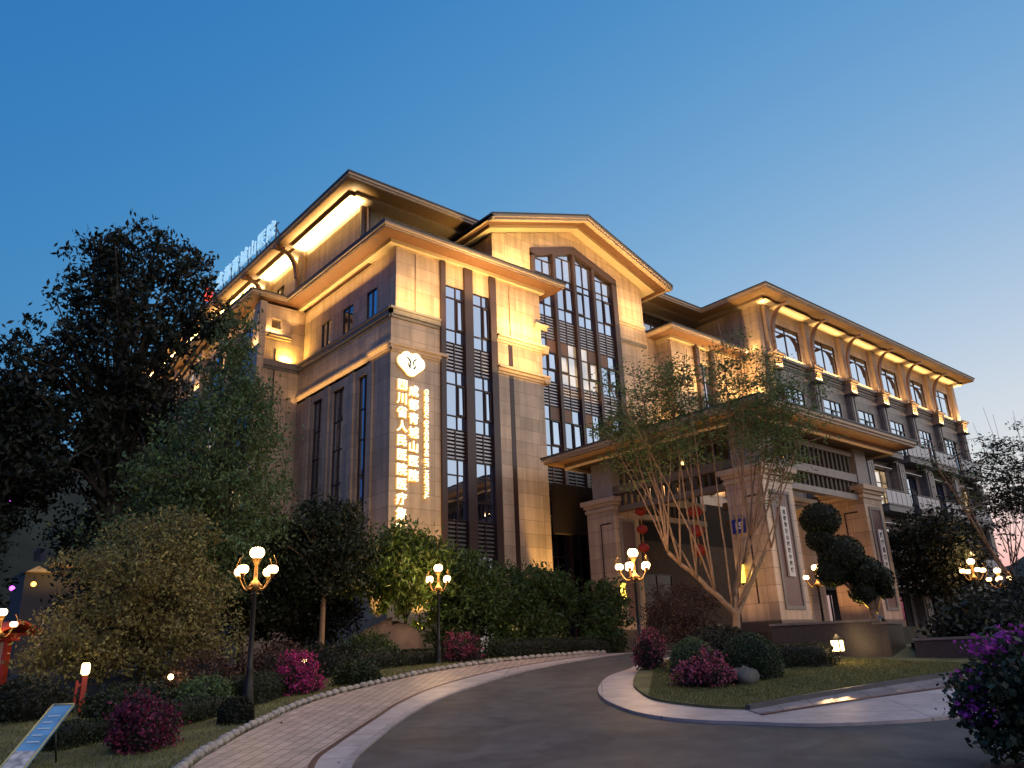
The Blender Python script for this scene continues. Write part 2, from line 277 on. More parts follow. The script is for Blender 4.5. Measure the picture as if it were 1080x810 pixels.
EDb = [(p[0]-1.1, p[1]+2.6) for p in EDGE]
LAWNL = EDGE[12:58]+[(16.8, 20.3), (12.8, 20.3), (9.5, 19.4), (7.2, 17.9), (5.2, 17.0), (4.3, 18.6), (3.2, 22.5), (-2, 24), (-4, 12), (-1.5, 3)]
sheet('lawn', LAWNL, .04, LAWN, .7)
# rounded edging stones along the left pavement: one stone, copied
def stone_mesh(seed):
    R = random.Random(seed); mb = MB(); L_, w, h = .25, .085, .09; vs = []; n = 8; prof = [(.0, .6), (.3, .92), (.5, 1), (.8, .9), (1., .55)]
    for t, k in prof:
        for j in range(n):
            a = 2*math.pi*j/n; vs.append(((t-.5)*L_, w*k*c_(a)*R.uniform(.85, 1.1), h*k*s_(a)*R.uniform(.85, 1.15)))
    fs = [(i*n+j, i*n+(j+1) % n, (i+1)*n+(j+1) % n, (i+1)*n+j) for i in range(4) for j in range(n)]+[tuple(range(n))[::-1], tuple(range(4*n, 5*n))]
    mb.smooth = True; mb.add(vs, fs); return mb
EST = mat('edging_stone', (.34, .30, .26), .7, noise=.3, nscale=6, bump=.5)
stones = [stone_mesh(k).build('edging_stone', EST) for k in range(5)]; R = random.Random(3); acc = 0; used = 0
EP = [Vector(p) for p in EDGE]
cnt = 0
for i in range(12, len(EP)-8):
    a, b = EP[i], EP[i+1]; L_ = (b-a).length; d = (b-a)/L_
    while acc < L_:
        p = a+d*acc; src = stones[cnt % 5]; o = src if cnt < 5 else src.copy()
        if cnt >= 5: COL.objects.link(o)
        nrm = Vector((-d.y, d.x)); q = p+nrm*.09; o.location = (q.x, q.y, H(q.x, q.y)+.04); o.rotation_euler = (R.uniform(0, 6), R.uniform(-.1, .1), math.atan2(d.y, d.x)+R.uniform(-.15, .15)); sc = R.uniform(.85, 1.1); o.scale = (sc*.95, sc, sc)
        tag(o, 'small rounded pale stone in the edging row between the lawn and the pink pavement', 'edging stone', 'edging stones along the pavement'); cnt += 1; acc += R.uniform(.25, .29)
    acc -= L_
# ------------------------------------------------------------------ hills at the horizon
def hill(name, pts, depth, m):
    mb = MB(); n = len(pts); mb.smooth = True
    V = []
    for (x, y, z) in pts:
        d = Vector((x, y)).normalized(); V += [(x-d.x*depth*.5, y-d.y*depth*.5, -2), (x, y, z), (x+d.x*depth, y+d.y*depth, z*.8), (x+d.x*depth*1.4, y+d.y*depth*1.4, -2)]
    mb.add(V, [(i*4+k, (i+1)*4+k, (i+1)*4+k+1, i*4+k+1) for i in range(n-1) for k in range(3)]); return tag(mb.build(name, m), kind='structure')
HILLM = mat('wooded_hill', (.02, .026, .016), .95, noise=.5, nscale=.08, bump=1, bscale=.3)
hp = []
for i in range(82):
    a = rad(-14+i*1.6); R_ = 320; hp.append((R_*c_(a), R_*s_(a), 34+38*sstep((i-51)/7)+9*s_(i*.55)+6*s_(i*1.7+1)+3*s_(i*3.9)))
hill('hills', hp, 120, HILLM)
# ------------------------------------------------------------------ the hospital building
B = thing('hospital_building', (16.67, 27.31, 1.5), 'large beige stone hospital with deep lit eaves, tall gabled glass front and corner tower', 'building')
def offset_poly(poly, d):      # inset of a CCW rectilinear polygon
    n = len(poly); out = []
    for i in range(n):
        p0, p1, p2 = Vector(poly[i-1]), Vector(poly[i]), Vector(poly[(i+1) % n]); a = (p1-p0).normalized(); b = (p2-p1).normalized(); out.append(tuple(p1+Vector((-a.y, a.x))*d+Vector((-b.y, b.x))*d))
    return out
def eave(poly, z, parent, name='eave', th=.24, band=.8, m1=None, m2=None, m3=None, drop=.18):
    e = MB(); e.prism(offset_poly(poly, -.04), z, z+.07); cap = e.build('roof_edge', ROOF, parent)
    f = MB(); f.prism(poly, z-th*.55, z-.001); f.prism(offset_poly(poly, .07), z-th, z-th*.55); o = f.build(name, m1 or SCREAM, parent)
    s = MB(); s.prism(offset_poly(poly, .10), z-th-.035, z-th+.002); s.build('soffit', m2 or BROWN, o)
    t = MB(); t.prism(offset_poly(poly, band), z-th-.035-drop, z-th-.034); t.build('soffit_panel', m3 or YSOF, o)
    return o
def wall(axis, f, a0, a1, z0, z1, holes, m, parent, th=.35, name='wall', rec=1):
    # wall in plane axis=f ('y': runs along x, faces -y ; 'x': runs along y, faces -x); holes (a0,a1,z0,z1)
    A = sorted({a0, a1, *[h[0] for h in holes], *[h[1] for h in holes]}); Z = sorted({z0, z1, *[h[2] for h in holes], *[h[3] for h in holes]}); A = [a for a in A if a0 <= a <= a1]; Z = [z for z in Z if z0 <= z <= z1]
    mb = MB()
    for zi in range(len(Z)-1):
        run = None
        for ai in range(len(A)):
            solid = ai < len(A)-1 and not any(h[0] < (A[ai]+A[ai+1])/2 < h[1] and h[2] < (Z[zi]+Z[zi+1])/2 < h[3] for h in holes)
            if solid and run is None: run = A[ai]
            if not solid and run is not None:
                if axis == 'y': mb.box(run, A[ai], f, f+th, Z[zi], Z[zi+1])
                else: mb.box(f, f+th, run, A[ai], Z[zi], Z[zi+1])
                run = None
    return mb.build(name, m, parent)
def bx(mb, axis, f, d0, d1, a0, a1, z0, z1):
    if axis == 'y': mb.box(a0, a1, f+d0, f+d1, z0, z1)
    else: mb.box(f+d0, f+d1, a0, a1, z0, z1)
RG = random.Random(7)
def window(axis, f, a0, a1, z0, z1, vs, hs, parent=None, glass=None, rec=.08, fw_=.06, name='window', open_=None, skip=(), fm=None):
    parent = parent or B; fr = MB(); V = [a0]+list(vs)+[a1]; Hh = [z0]+list(hs)+[z1]
    for i, v in enumerate(V):
        w = fw_ if i in (0, len(V)-1) else fw_*.7; bx(fr, axis, f, rec-.05, rec+.03, max(a0, v-w/2-(0 if i else -w/2)), min(a1, v+w/2), z0, z1)
    for i, h in enumerate(Hh):
        w = fw_ if i in (0, len(Hh)-1) else fw_*.75; bx(fr, axis, f, rec-.054, rec+.032, a0+.002, a1-.002, max(z0, h-w/2), min(z1, h+w/2)+.001)
    if open_:
        i, j = open_; x0, x1, y0, y1 = V[i], V[i+1], Hh[j], Hh[j+1]
        for q in ((x0+.03, x0+.09, y0+.03, y1-.03), (x1-.09, x1-.03, y0+.03, y1-.03), (x0+.09, x1-.09, y0+.03, y0+.09), (x0+.09, x1-.09, y1-.09, y1-.03)): bx(fr, axis, f, rec-.10, rec-.056, *q)
    o = fr.build(name, fm or FRAME, parent); g = MB()
    for i in range(len(V)-1):
        for j in range(len(Hh)-1):
            if (i, j) in skip: continue
            t = RG.uniform(-.006, .006); s = RG.uniform(-.004, .004); q = [(V[i], Hh[j], 0), (V[i+1], Hh[j], t), (V[i+1], Hh[j+1], t+s), (V[i], Hh[j+1], s)]
            if open_ == (i, j): q = [(V[i], Hh[j], -.045), (V[i+1], Hh[j], -.045), (V[i+1], Hh[j+1], -.025), (V[i], Hh[j+1], -.025)]
            if axis == 'y': g.add([(a, f+rec+d, z) for a, z, d in q], [(0, 1, 2, 3)])
            else: g.add([(f+rec+d, a, z) for a, z, d in q], [(3, 2, 1, 0)])
    g.build('pane', glass or GL, o); return o
def louvre(axis, f, a0, a1, z0, z1, n, parent=None, rec=.08, blade=None, tone=None):
    parent = parent or B; mb = MB(); bx(mb, axis, f, rec+.06, rec+.08, a0, a1, z0, z1); o = mb.build('louvre_panel', tone or BACKD, parent)
    b = MB(); mid = (a0+a1)/2; dz = (z1-z0)/n
    for k in range(n):
        z = z0+dz*(k+.5)
        for p, q in ((a0+.05, mid-.05), (mid+.05, a1-.05)): bx(b, axis, f, rec-.03, rec+.05, p, q, z-dz*.22, z+dz*.2)
    b.build('blade', blade or LOUV, o); fr = MB()
    for v in (a0, mid, a1): bx(fr, axis, f, rec-.05, rec+.055, v-.03, v+.03, z0, z1)
    fr.build('frame', FRAME, o); return o
def mould(axis, f, a0, a1, z, prof, m, parent, name='cornice'):   # prof: list of (projection, dz0, dz1)
    mb = MB()
    for p, d0, d1 in prof: bx(mb, axis, f, -p, .02, a0, a1, z+d0, z+d1)
    return mb.build(name, m, parent)
YT, XT = 27.31, 16.67
# --- tower front ---
# lower / middle / upper stone, corner pier
wall('y', YT, XT, 19.26, 1.5, 16.2, [], BEIGE, B)
wall('y', YT, XT+.22, 19.26, 16.2, 19.35, [], BEIGE, B)
wall('y', YT, 19.26, 22.57, 18.2, 19.35, [], BEIGE, B, th=.3)
wall('y', YT, 22.57, 25.59, 1.5, 19.35, [], BEIGE, B)
wall('x', 25.24, YT+.351, 28.6, 1.5, 19.35, [], BEIGE, B, th=.348)
core = MB(); core.box(19.3, 22.5, YT+.45, YT+.6, 1.5, 18.3); core.build('core_wall', BACKD, B)
# mullions
for a0, a1, z1 in ((19.26, 19.53, 19.34), (20.65, 21.13, 19.34), (22.2, 22.57, 19.34)):
    mb = MB(); mb.box(a0, a1, YT-.13, YT+.3, 1.5, z1); mb.build('mullion', MULL, B)
for a0, a1 in ((19.53, 20.65), (21.13, 22.2)):
    mid = (a0+a1)/2+.12
    window('y', YT, a0, a1, 15.3, 18.2, [mid], [15.95, 16.95, 17.65] if 0 else [15.95, 17.6], open_=(1, 1))
    louvre('y', YT, a0, a1, 13.95, 15.3, 8)
    window('y', YT, a0, a1, 11.15, 13.95, [mid], [11.8, 13.3], open_=(1, 1))
    louvre('y', YT, a0, a1, 9.8, 11.15, 8)
    window('y', YT, a0, a1, 7.1, 9.8, [mid], [8.0, 9.1])
    louvre('y', YT, a0, a1, 5.65, 7.1, 8, blade=mat('dull_blade', (.12, .11, .11), .5))
    window('y', YT, a0, a1, 1.6, 5.65, [mid], [3.6, 4.8], glass=GLD)
# mouldings on corner pier and right pier
mould('y', YT, XT-.14, 19.22, 16.2, [(.06, -.42, -.28), (.14, -.28, -.06), (.2, -.06, .05)], GREYT, B)
mould('x', XT, YT-.14, 37.6, 16.2, [(.06, -.42, -.28), (.14, -.28, -.06), (.2, -.06, .05)], GREYT, B)
mould('y', YT, XT-.18, 19.6, 14.5, [(.05, -.3, -.2), (.12, -.2, -.05), (.2, -.05, .08)], SCREAM, B)
mould('x', XT, YT-.18, 29.0, 14.5, [(.05, -.3, -.2), (.12, -.2, -.05), (.2, -.05, .08)], SCREAM, B)
mould('x', XT, 29.0, 36.38, 14.45, [(-.0, -.34, -.2), (.06, -.2, -.05), (.12, -.05, .06)], SCREAM, B)
for z in (16.3, 14.68): mould('y', YT, 22.6, 25.9, z, [(.06, -.3, -.18), (.14, -.18, -.04), (.26, -.04, .07)], SCREAM, B); mould('x', 25.55, YT-.2, 28.3, z, [(-.35, -.3, .0)], SCREAM, B)
mould('y', YT, 25.1, 25.95, 17.45, [(.14, -.12, 0), (.26, 0, .1)], SCREAM, B)
mb = MB(); mb.box(23.35, 23.62, YT-.012, YT+.01, 1.5, 16.0); mb.build('reveal_groove', FRAME, B)
mb = MB(); mb.box(23.5, 23.56, YT-.06, YT-.002, 16.4, 19.2); mb.box(17.9, 17.96, YT-.06, YT-.002, 16.25, 19.2); mb.build('downpipe', SCREAM, B)
# --- tower west side ---
top3 = [(28.95, 29.9), (31.17, 32.2), (33.4, 34.4)]; low3 = [(29.2, 30.1), (31.4, 32.5), (33.6, 34.55)]
wall('x', XT+.22, YT+.351, 36.4, 16.2, 19.35, [(a, b, 16.3, 17.95) for a, b in top3], mat('shaded_panel', (.33, .26, .20), .5, noise=.12) if 0 else BEIGE, B)
wall('x', XT, YT+.351, 36.4, 1.5, 16.2, [(a, b, 5.2, 13.75) for a, b in low3], BEIGE, B)
for i, (a, b) in enumerate(top3): window('x', XT+.22, a, b, 16.3, 17.95, [(a+b)/2], [], glass=(GL, GLD, GLD)[i])
for i, (a, b) in enumerate(low3): window('x', XT, a, b, 5.2, 13.75, [(a+b)/2], [6.5, 8.0, 9.2, 10.8, 12.2], glass=(GL, GL, GLD)[i], rec=.15)
for a in (30.35, 32.75, 34.8, 28.7): mb = MB(); mb.box(XT-.1, XT-.002, a, a+.42, 5.0, 14.1); mb.build('pilaster', BEIGE, B)
# pier stepping out, and the long west wing behind it
XW = 14.63
wall('y', 36.4, XW, XT+.2, 1.5, 19.35, [(15.05, 15.6, 18.05, 18.62)], BEIGE, B)
mb = MB(); mb.box(15.05, 15.6, 36.6, 36.62, 18.05, 18.62); mb.build('window', GLD, B)
mould('y', 36.4, XW-.2, 16.1, 17.62, [(.1, -.16, -.04), (.2, -.04, .08)], SCREAM, B)
mould('y', 36.4, XW-.1, XT, 16.2, [(.06, -.42, -.28), (.14, -.28, .04)], GREYT, B)
mb = MB(); mb.box(15.3, 15.36, 36.38, 36.399, 12.5, 16.9); mb.build('reveal_groove', FRAME, B)
wy = [37.4+4.2*i for i in range(6)]
wall('x', XW, 36.751, 64, 1.5, 19.35, [(a, a+2.0, z, z+2.2) for a in wy for z in (16.4, 12.2, 8.1, 4)], BEIGE, B)
mould('x', XW, 36.3, 64, 17.62, [(.1, -.16, -.04), (.2, -.04, .08)], SCREAM, B)
for a in wy:
    for k, z in enumerate((16.4, 12.2, 8.1, 4)): window('x', XW, a, a+2, z, z+2.2, [a+1], [z+1.6], glass=GL if (k+int(a)) % 3 else GLIT)
    mb = MB(); mb.box(XW-.35, XW-.002, a-1.3, a-.5, 1.5, 19.3); mb.box(XW-.42, XW-.352, a-1.2, a-.6, 17.8, 18.6); mb.build('pilaster', BEIGE, B)
    area(B, (XW-.5, a-.9, 16.9), (.1, 0, 1), .8, .1, 9, align=(0, 1, 0))
# middle eave of the tower, west wing
mid_poly = [(15.68, 26.32), (26.62, 26.32), (26.62, 28.29), (25.3, 28.29), (25.3, 30.3), (17.5, 30.3), (17.5, 64), (13.75, 64), (13.75, 36.1), (15.68, 36.1)]
eave(mid_poly, 19.82, B)
# top storey west, brackets
wt = [38.9+4.4*i for i in range(6)]
wall('x', XT, 30.35, 64, 19.9, 22.95, [(a, a+1.0, 20.6, 22.0) for a in wt]+[(a+1.5, a+2.5, 20.6, 22.0) for a in wt]+[(32.2, 34.8, 20.5, 20.51)], BEIGE, B)
for a in wt:
    for q in (a, a+1.5): window('x', XT, q, q+1, 20.6, 22.0, [q+.5], [], glass=GLD)
wall('y', 30.35, XT+.351, 43.2, 19.9, 22.95, [(19, 22, 20.2, 22.6), (37.2, 42.5, 20.2, 22.6)], GREY, B)
window('y', 30.35, 19, 22, 20.2, 22.6, [20, 21], [21.9], glass=GLD); window('y', 30.35, 37.2, 42.5, 20.2, 22.6, [38.5, 39.9, 41.2], [21.9], glass=GLD)
mb = MB(); mb.box(XT-.02, XT+.5, 30.2, 30.348, 19.9, 22.9); mb.build('pilaster', MULL, B)
mb = MB(); mb.tube([(16.95, 30.1, 19.9), (16.95, 30.1, 22.9)], .05); mb.build('downpipe', SCREAM, B)
top_poly = [(15.04, 28.6), (41.8, 28.6), (41.8, 23.61), (74.65, 23.61), (74.65, 42), (44, 42), (44, 60), (34, 60), (34, 64), (15.04, 64)]
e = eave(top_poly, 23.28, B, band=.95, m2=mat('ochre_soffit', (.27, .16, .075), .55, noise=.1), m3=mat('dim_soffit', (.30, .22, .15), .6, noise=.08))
mb = MB(); q = offset_poly([(15.04, 28.6), (41.8, 28.6), (41.8, 64), (15.04, 64)], .0); mb.add([(15.1, 28.7, 23.36), (44, 28.7, 23.36), (44, 60, 23.36), (15.1, 60, 23.36), (22, 36, 26), (36, 36, 26), (36, 54, 26), (22, 54, 26)], [(0, 1, 5, 4), (1, 2, 6, 5), (2, 3, 7, 6), (3, 0, 4, 7), (4, 5, 6, 7)])
mb.add([(44.2, 23.8, 23.36), (74.4, 23.8, 23.36), (74.4, 42, 23.36), (44.2, 42, 23.36), (51, 32, 26), (68, 32, 26)], [(0, 1, 5, 4), (1, 2, 5), (2, 3, 4, 5), (3, 0, 4)]); mb.build('roof', ROOF, B)
# bright recessed soffit bays (west) with their cove lamps
COVE = mat('cove_panel', (.7, .56, .34), .6)
def bracket(base, out, h, parent, w=.22):   # curved bronze bracket, out: unit vector away from the wall
    o = Vector(out); side = Vector((-o.y, o.x, 0)); b = Vector(base); n = 9; pts = []
    for i in range(n):
        t = i/(n-1)*math.pi/2; pts.append(b+o*(.95*(1-c_(t)))+Vector((0, 0, h*(.5+.5*s_(t)))))
    pts = [b]+pts; mb = MB()
    for i in range(len(pts)-1):
        mb.obox(pts[i]-side*w/2, side*w, o*.13, pts[i+1]-pts[i])
        if i: mb.obox(pts[i]-side*w/2-side*.05+o*.131, side*(w+.1), o*.05, pts[i+1]-pts[i])
    mb.obox(pts[-1]-side*.2-Vector((0, 0, .03)), side*.4, o*.5, (0, 0, .12)); mb.obox(b-side*.18-o*.05, side*.36, o*.3, (0, 0, .14))
    return mb.build('bracket', BRKT, parent)
WB = [36.6+4.4*i for i in range(6)]
for y in WB:
    bracket((16.45, y, 19.9), (-1, 0, 0), 2.9, B); mb = MB(); mb.box(XT-.15, XT-.002, y-.35, y+.35, 19.9, 22.9); mb.build('pilaster', SCREAM, B)
bays = [(29.7, 36.1)]+[(y+.4, y+4.0) for y in WB]
for a, b in bays:
    mb = MB(); mb.box(15.75, 16.6, a, b, 22.812, 22.824); mb.build('cove_panel', COVE, B)
    area(B, (16.2, (a+b)/2, 22.25), (-.05, 0, 1), b-a-.3, .08, 26*(b-a)*(1.9 if a < 36 else 1.3), (1, .72, .34), align=(0, 1, 0), spread=120)
# --- central gable ---
YG = 28.3; CX = 29.3
g = MB(); x0, x1 = 23.33, 35.14; wl, wr = 26.1, 32.65
def rz(x, apex=24.72, sl=.345): return apex-abs(x-CX)*sl
for a, b in ((x0, wl), (wr, x1)): g.eprism([(a, YG, 1.5), (b, YG, 1.5), (b, YG, rz(b)), (a, YG, rz(a))], (0, .4, 0))
g.eprism([(wl, YG, 22.48), (CX-.001, YG, 23.55), (CX-.001, YG, rz(CX)), (wl, YG, rz(wl))], (0, .4, 0)); g.eprism([(CX, YG, 23.55), (wr, YG, 22.40), (wr, YG, rz(wr)), (CX, YG, rz(CX))], (0, .4, 0))
g.box(x0, x0+.35, YG+.401, 30.34, 19, 22.6); g.box(x1-.35, x1, YG+.401, 30.34, 1.5, 22.6)
g.build('wall', BEIGE, B)
sr = MB()   # dark surround
for (a, za), (b, zb) in (((wl-.12, 22.3), (CX, 23.4)), ((CX, 23.4), (wr+.12, 22.3))): sr.eprism([(a, YG-.14, za-.12), (b, YG-.14, zb-.12), (b, YG-.14, zb+.32), (a, YG-.14, za+.32)], (0, .3, 0))
sr.box(wl-.12, wl+.14, YG-.14, YG+.2, 1.5, 22.32); sr.box(wr-.26, wr+.12, YG-.14, YG+.2, 1.5, 22.32); sr.build('window_surround', MULL, B)
cols = [26.24, 27.72, 29.28, 30.83, 32.39]
for c in cols[1:-1]:
    mb = MB(); mb.box(c-.1, c+.1, YG-.12, YG+.22, 1.5, rz(c, 23.32)-.02); mb.build('mullion', MULL, B)
for i in range(4):
    a, b = cols[i]+(.1 if i else 0), cols[i+1]-(.1 if i < 3 else 0); m_ = (a+b)/2
    zt = min(rz(a, 23.3), rz(b, 23.3))-.02; zz = max(rz(a, 23.3), rz(b, 23.3))
    window('y', YG, a, b, 18.85, zt, [m_], [19.55, 21.0, 21.4], open_=(i % 2, 1))
    mb = MB(); lo = rz(a, 23.3) < rz(b, 23.3); tri = [(a, YG+.09, zt), (b, YG+.09, zt), ((b if lo else a), YG+.09, zz)]; mb.add(tri, [(0, 1, 2)]); mb.build('pane', GL, B)
    louvre('y', YG, a, b, 17.55, 18.85, 8, tone=MULL)
    mb = MB(); bx(mb, 'y', YG, .03, .06, *((a, m_-.03) if i > 1 and 0 else ((m_+.03, b) if i in (0, 2) else (a, m_-.03))), 16.75, 17.5); mb.build('infill_panel', BRKT, B)
    window('y', YG, a, b, 15.1, 17.55, [m_], [15.75, 16.8], glass=GLIT if i in (1, 2) else GL, open_=(0 if i == 1 else 1, 1))
    louvre('y', YG, a, b, 13.75, 15.1, 8)
    window('y', YG, a, b, 11.0, 13.75, [m_], [11.6, 13.0], open_=(1, 1) if i < 2 else None); mb = MB()
    bx(mb, 'y', YG, .03, .06, *((m_+.03, b) if i in (0,) else (a, m_-.03)), 13.03, 13.7); mb.build('infill_panel', BRKT, B)
    louvre('y', YG, a, b, 9.6, 11.0, 8, blade=MATS['dull_blade'])
    window('y', YG, a, b, 1.6, 9.6, [m_], [4.0, 6.0, 8.0], glass=GLD)
    if i in (1, 2): area(B, ((a+b)/2, YG-.25, 14.5), (0, .25, 1), 1.1, .05, 4, align=(1, 0, 0))
mould('y', YG, wr+.12, x1, 20.1, [(.05, -.25, -.1), (.12, -.1, .05)], SCREAM, B)
mould('y', YG, wr+.12, x1, 18.9, [(.05, -.2, -.08), (.1, -.08, .04)], GREYT, B)
# gable roof: two pitched slabs, fascia, brown band, cream soffit
sl = (25.12-22.70)/7.15
def slab(mb, y0, y1, off0, off1, inx=0):
    for sg in (-1, 1):
        xe = 7.15-inx; za = 25.12+off0; zb = 25.12-sl*xe+off0; n = [(CX, y0, za), (CX+sg*xe, y0, zb), (CX+sg*xe, y0, zb+off1-off0), (CX, y0, za+off1-off0)]; mb.eprism(n, (0, y1-y0, 0))
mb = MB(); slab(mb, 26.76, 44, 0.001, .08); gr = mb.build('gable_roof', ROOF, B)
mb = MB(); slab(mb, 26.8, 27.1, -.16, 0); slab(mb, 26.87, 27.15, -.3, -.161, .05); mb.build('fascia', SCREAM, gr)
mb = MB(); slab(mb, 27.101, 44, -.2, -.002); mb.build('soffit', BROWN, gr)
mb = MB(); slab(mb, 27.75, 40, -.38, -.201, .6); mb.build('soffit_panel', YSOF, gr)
mb = MB(); mb.box(CX-7.15, CX-7.0, 26.8, 44, 22.5, 22.68); mb.build('eave_board', SCREAM, gr); mb = MB(); mb.box(CX+7.0, CX+7.15, 26.8, 44, 22.5, 22.68); mb.build('eave_board', SCREAM, gr)
# --- link block right of the gable, mirrored tower ---
XL = 36.3
wall('x', XL, YT+.351, YG+.1, 9, 19.35, [], BEIGE, B)
wall('y', YT, XL+.001, 43.4, 1.5, 19.35, [(38.7, 40.0, 11, 18.3)], BEIGE, B)
wall('y', YG+.02, 35.15, XL, 1.5, 19.9, [], BEIGE, B)
window('y', YT, 38.7, 40.0, 11, 18.3, [39.35], [12, 13.2, 14.5, 15.9, 17.2], glass=GL); mb = MB()
for c in (38.45, 40.0): mb.box(c, c+.3, YT-.25, YT+.1, 10, 19.3)
mb.build('mullion', MULL, B)
eave([(35.35, 26.32), (43.6, 26.32), (43.6, 30.3), (35.35, 30.3)], 19.82, B)
# --- right wing ---
YR = 25.4; XR0, XR1 = 43.3, 73.9
colx = [44.1+4.87*i for i in range(7)]
h1 = []; h2 = []
for i in range(6):
    c = colx[i]+2.43
    h1.append((c-1.75, c+1.65, 19.75, 21.95)); h2 += [(c-1.25, c+1.1, 14.9 if i > 2 else 15.9, 17.55), (c-1.4, c+1.3, 10.2, 13.2), (c-1.4, c+1.3, 6.2, 9.0), (c-1.4, c+1.3, 2.2, 4.6)]
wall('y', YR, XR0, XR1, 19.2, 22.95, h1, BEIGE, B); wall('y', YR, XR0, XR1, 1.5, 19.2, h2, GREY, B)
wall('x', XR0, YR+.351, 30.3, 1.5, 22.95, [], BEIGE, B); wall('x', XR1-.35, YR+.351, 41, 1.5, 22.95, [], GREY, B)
mould('y', YR, XR0-.1, XR1, 19.3, [(.1, -.2, -.02), (.22, -.02, .16)], GREYT, B); mould('y', YR, XR0-.1, XR1, 18.85, [(.06, -.14, 0), (.12, 0, .1)], GREYT, B)
RAILG = mat('railing_glass', (.42, .41, .43), .25, noise=.06)
for i in range(6):
    c = colx[i]+2.43
    window('y', YR, c-1.75, c+1.65, 19.75, 21.95, [c-.05], [21.4], open_=None)
    window('y', YR, c-1.25, c+1.1, h2[i*4][2], 17.55, [c-.2, c+.45], [16.9, 16.2], open_=(1, 0) if i < 3 else (2, 0))
    window('y', YR, c-1.4, c+1.3, 10.2, 13.2, [c-.5, c+.4], [12.3, 11.2], glass=(GL, GL, GLIT, GL, GL, GLIT)[i])
    window('y', YR, c-1.4, c+1.3, 6.2, 9.0, [c-.5, c+.4], [8.2], glass=GLD); window('y', YR, c-1.4, c+1.3, 2.2, 4.6, [c-.5, c+.4], [], glass=GLD)
    for zf, big in ((13.95, i > 1), (9.95, 1), (5.9, 1)):
        if not big: continue
        xa, xb = c-2.45+.62, c+1.0
        mb = MB(); mb.box(xa, xb+.9, 24.2, YR-.002, zf, zf+.42); mb.box(xa-.05, xb+.95, 24.14, YR-.002, zf+.421, zf+.5); bal = mb.build('balcony', GREYT, B)
        mb = MB(); n = 5
        for k in range(n): mb.box(xa+(xb+.9-xa)*k/n+.04, xa+(xb+.9-xa)*(k+1)/n-.04, 24.24, 24.26, zf+.56, zf+1.45)
        mb.build('railing_panel', RAILG, bal); mb = MB()
        for k in range(n+1): x = xa+(xb+.9-xa)*k/n; mb.box(x-.02, x+.02, 24.23, 24.27, zf+.5, zf+1.5)
        mb.box(xa, xb+.9, 24.22, 24.28, zf+1.5, zf+1.55)
        for x in (xa, xb+.86): mb.box(x, x+.04, 24.3, 25.35, zf+1.5, zf+1.55); [mb.box(x+.01, x+.03, 24.4+.3*k, 24.42+.3*k, zf+.5, zf+1.5) for k in range(4)]
        mb.build('railing', FRAME, bal)
        if zf < 13:
            mb = MB(); [mb.box(c-1.35, c+1.25, YR-.12-.1*k, YR-.08-.1*k, zf+3.3+.0*k, zf+3.34) for k in range(3)]; mb.box(c-1.4, c+1.3, YR-.5, YR-.01, zf+3.35, zf+3.4); mb.build('window_hood', LOUV, B)
for i, x in enumerate(colx):
    mb = MB(); mb.box(x-.42, x+.42, 25.05, YR-.002, 13.9, 18.3); mb.box(x-.30, x-.1, 24.99, 25.048, 13.9, 18.2); mb.box(x+.1, x+.3, 24.99, 25.048, 13.9, 18.2)
    mb.box(x-.6, x+.6, 24.75, YR-.002, 1.5, 13.85)
    for k in (-.42, -.12, .18): mb.box(x+k, x+k+.22, 24.66, 24.748, 1.6, 13.7)
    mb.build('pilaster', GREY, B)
    mb = MB(); mb.box(x-.3, x+.3, 25.12, YR-.002, 19.45, 22.8); mb.build('pilaster', SCREAM, B)
    # lit square corbel lantern below every bracket
    mb = MB(); mb.box(x-.62, x+.62, 24.62, YR-.004, 19.28, 19.4); mb.box(x-.5, x+.5, 24.72, YR-.004, 19.14, 19.28)
    for q in ((x-.42, x-.24), (x+.24, x+.42)): mb.box(q[0], q[1], 24.82, 25.2, 18.45, 19.138)
    mb.box(x-.24, x+.24, 24.82, 25.2, 18.98, 19.138); mb.box(x-.24, x+.24, 24.82, 25.2, 18.45, 18.6); mb.box(x-.4, x+.4, 25.2, YR-.004, 18.45, 19.13)
    cp = mb.build('capital', SCREAM, B); mb = MB(); mb.box(x-.55, x+.55, 24.7, YR-.006, 18.3, 18.4); mb.build('ledge', GREYT, cp)
    area(B, (x, 24.68, 18.43), (0, .35, 1), .7, .05, 14, (1, .6, .22)); area(B, (x, 24.78, 19.46), (0, .25, 1), .5, .06, 22, (1, .6, .22))
    if i < 6: bracket((x, 25.0, 19.42), (0, -1, 0), 3.05, B)
rb = [(XR0-.3, colx[0]-.45)]+[(colx[i]+.5, colx[i+1]-.45) for i in range(6)]+[(colx[6]+.4, 74.1)]
for a, b in rb:
    mb = MB(); mb.box(a, b, 24.45, 25.2, 22.81, 22.824); mb.build('cove_panel', COVE, B)
    if b-a > 2: area(B, ((a+b)/2, 25.28, 19.58), (0, -.12, 1), b-a-.6, .08, 30, (1, .6, .24)); area(B, ((a+b)/2, 24.85, 22.45), (0, 0, 1), b-a-.4, .05, 9, (1, .68, .3), spread=140)
    else: area(B, ((a+b)/2, 24.85, 22.45), (0, 0, 1), b-a, .05, 5, (1, .68, .3), spread=140)
area(B, (XR0-.3, 27.5, 19.6), (.05, 0, 1), 3.5, .08, 55, WARM, align=(0, 1, 0))
area(B, (XR0-.4, 26.6, 12), (.12, 0, 1), 1.5, .08, 120, WARM, align=(0, 1, 0))
# ground floor canopy of the right wing
mb = MB(); mb.box(46, 66, 22.6, 24.7, 4.6, 5.1); mb.build('canopy', GREYT, B)
# entrance hall wall under the portico
mb = MB(); mb.box(25.7, 43.2, 27.0, 27.28, 6.9, 9.3); mb.build('fascia_wall', mat('brown_panel', (.035, .026, .02), .7, spec=.08), B)
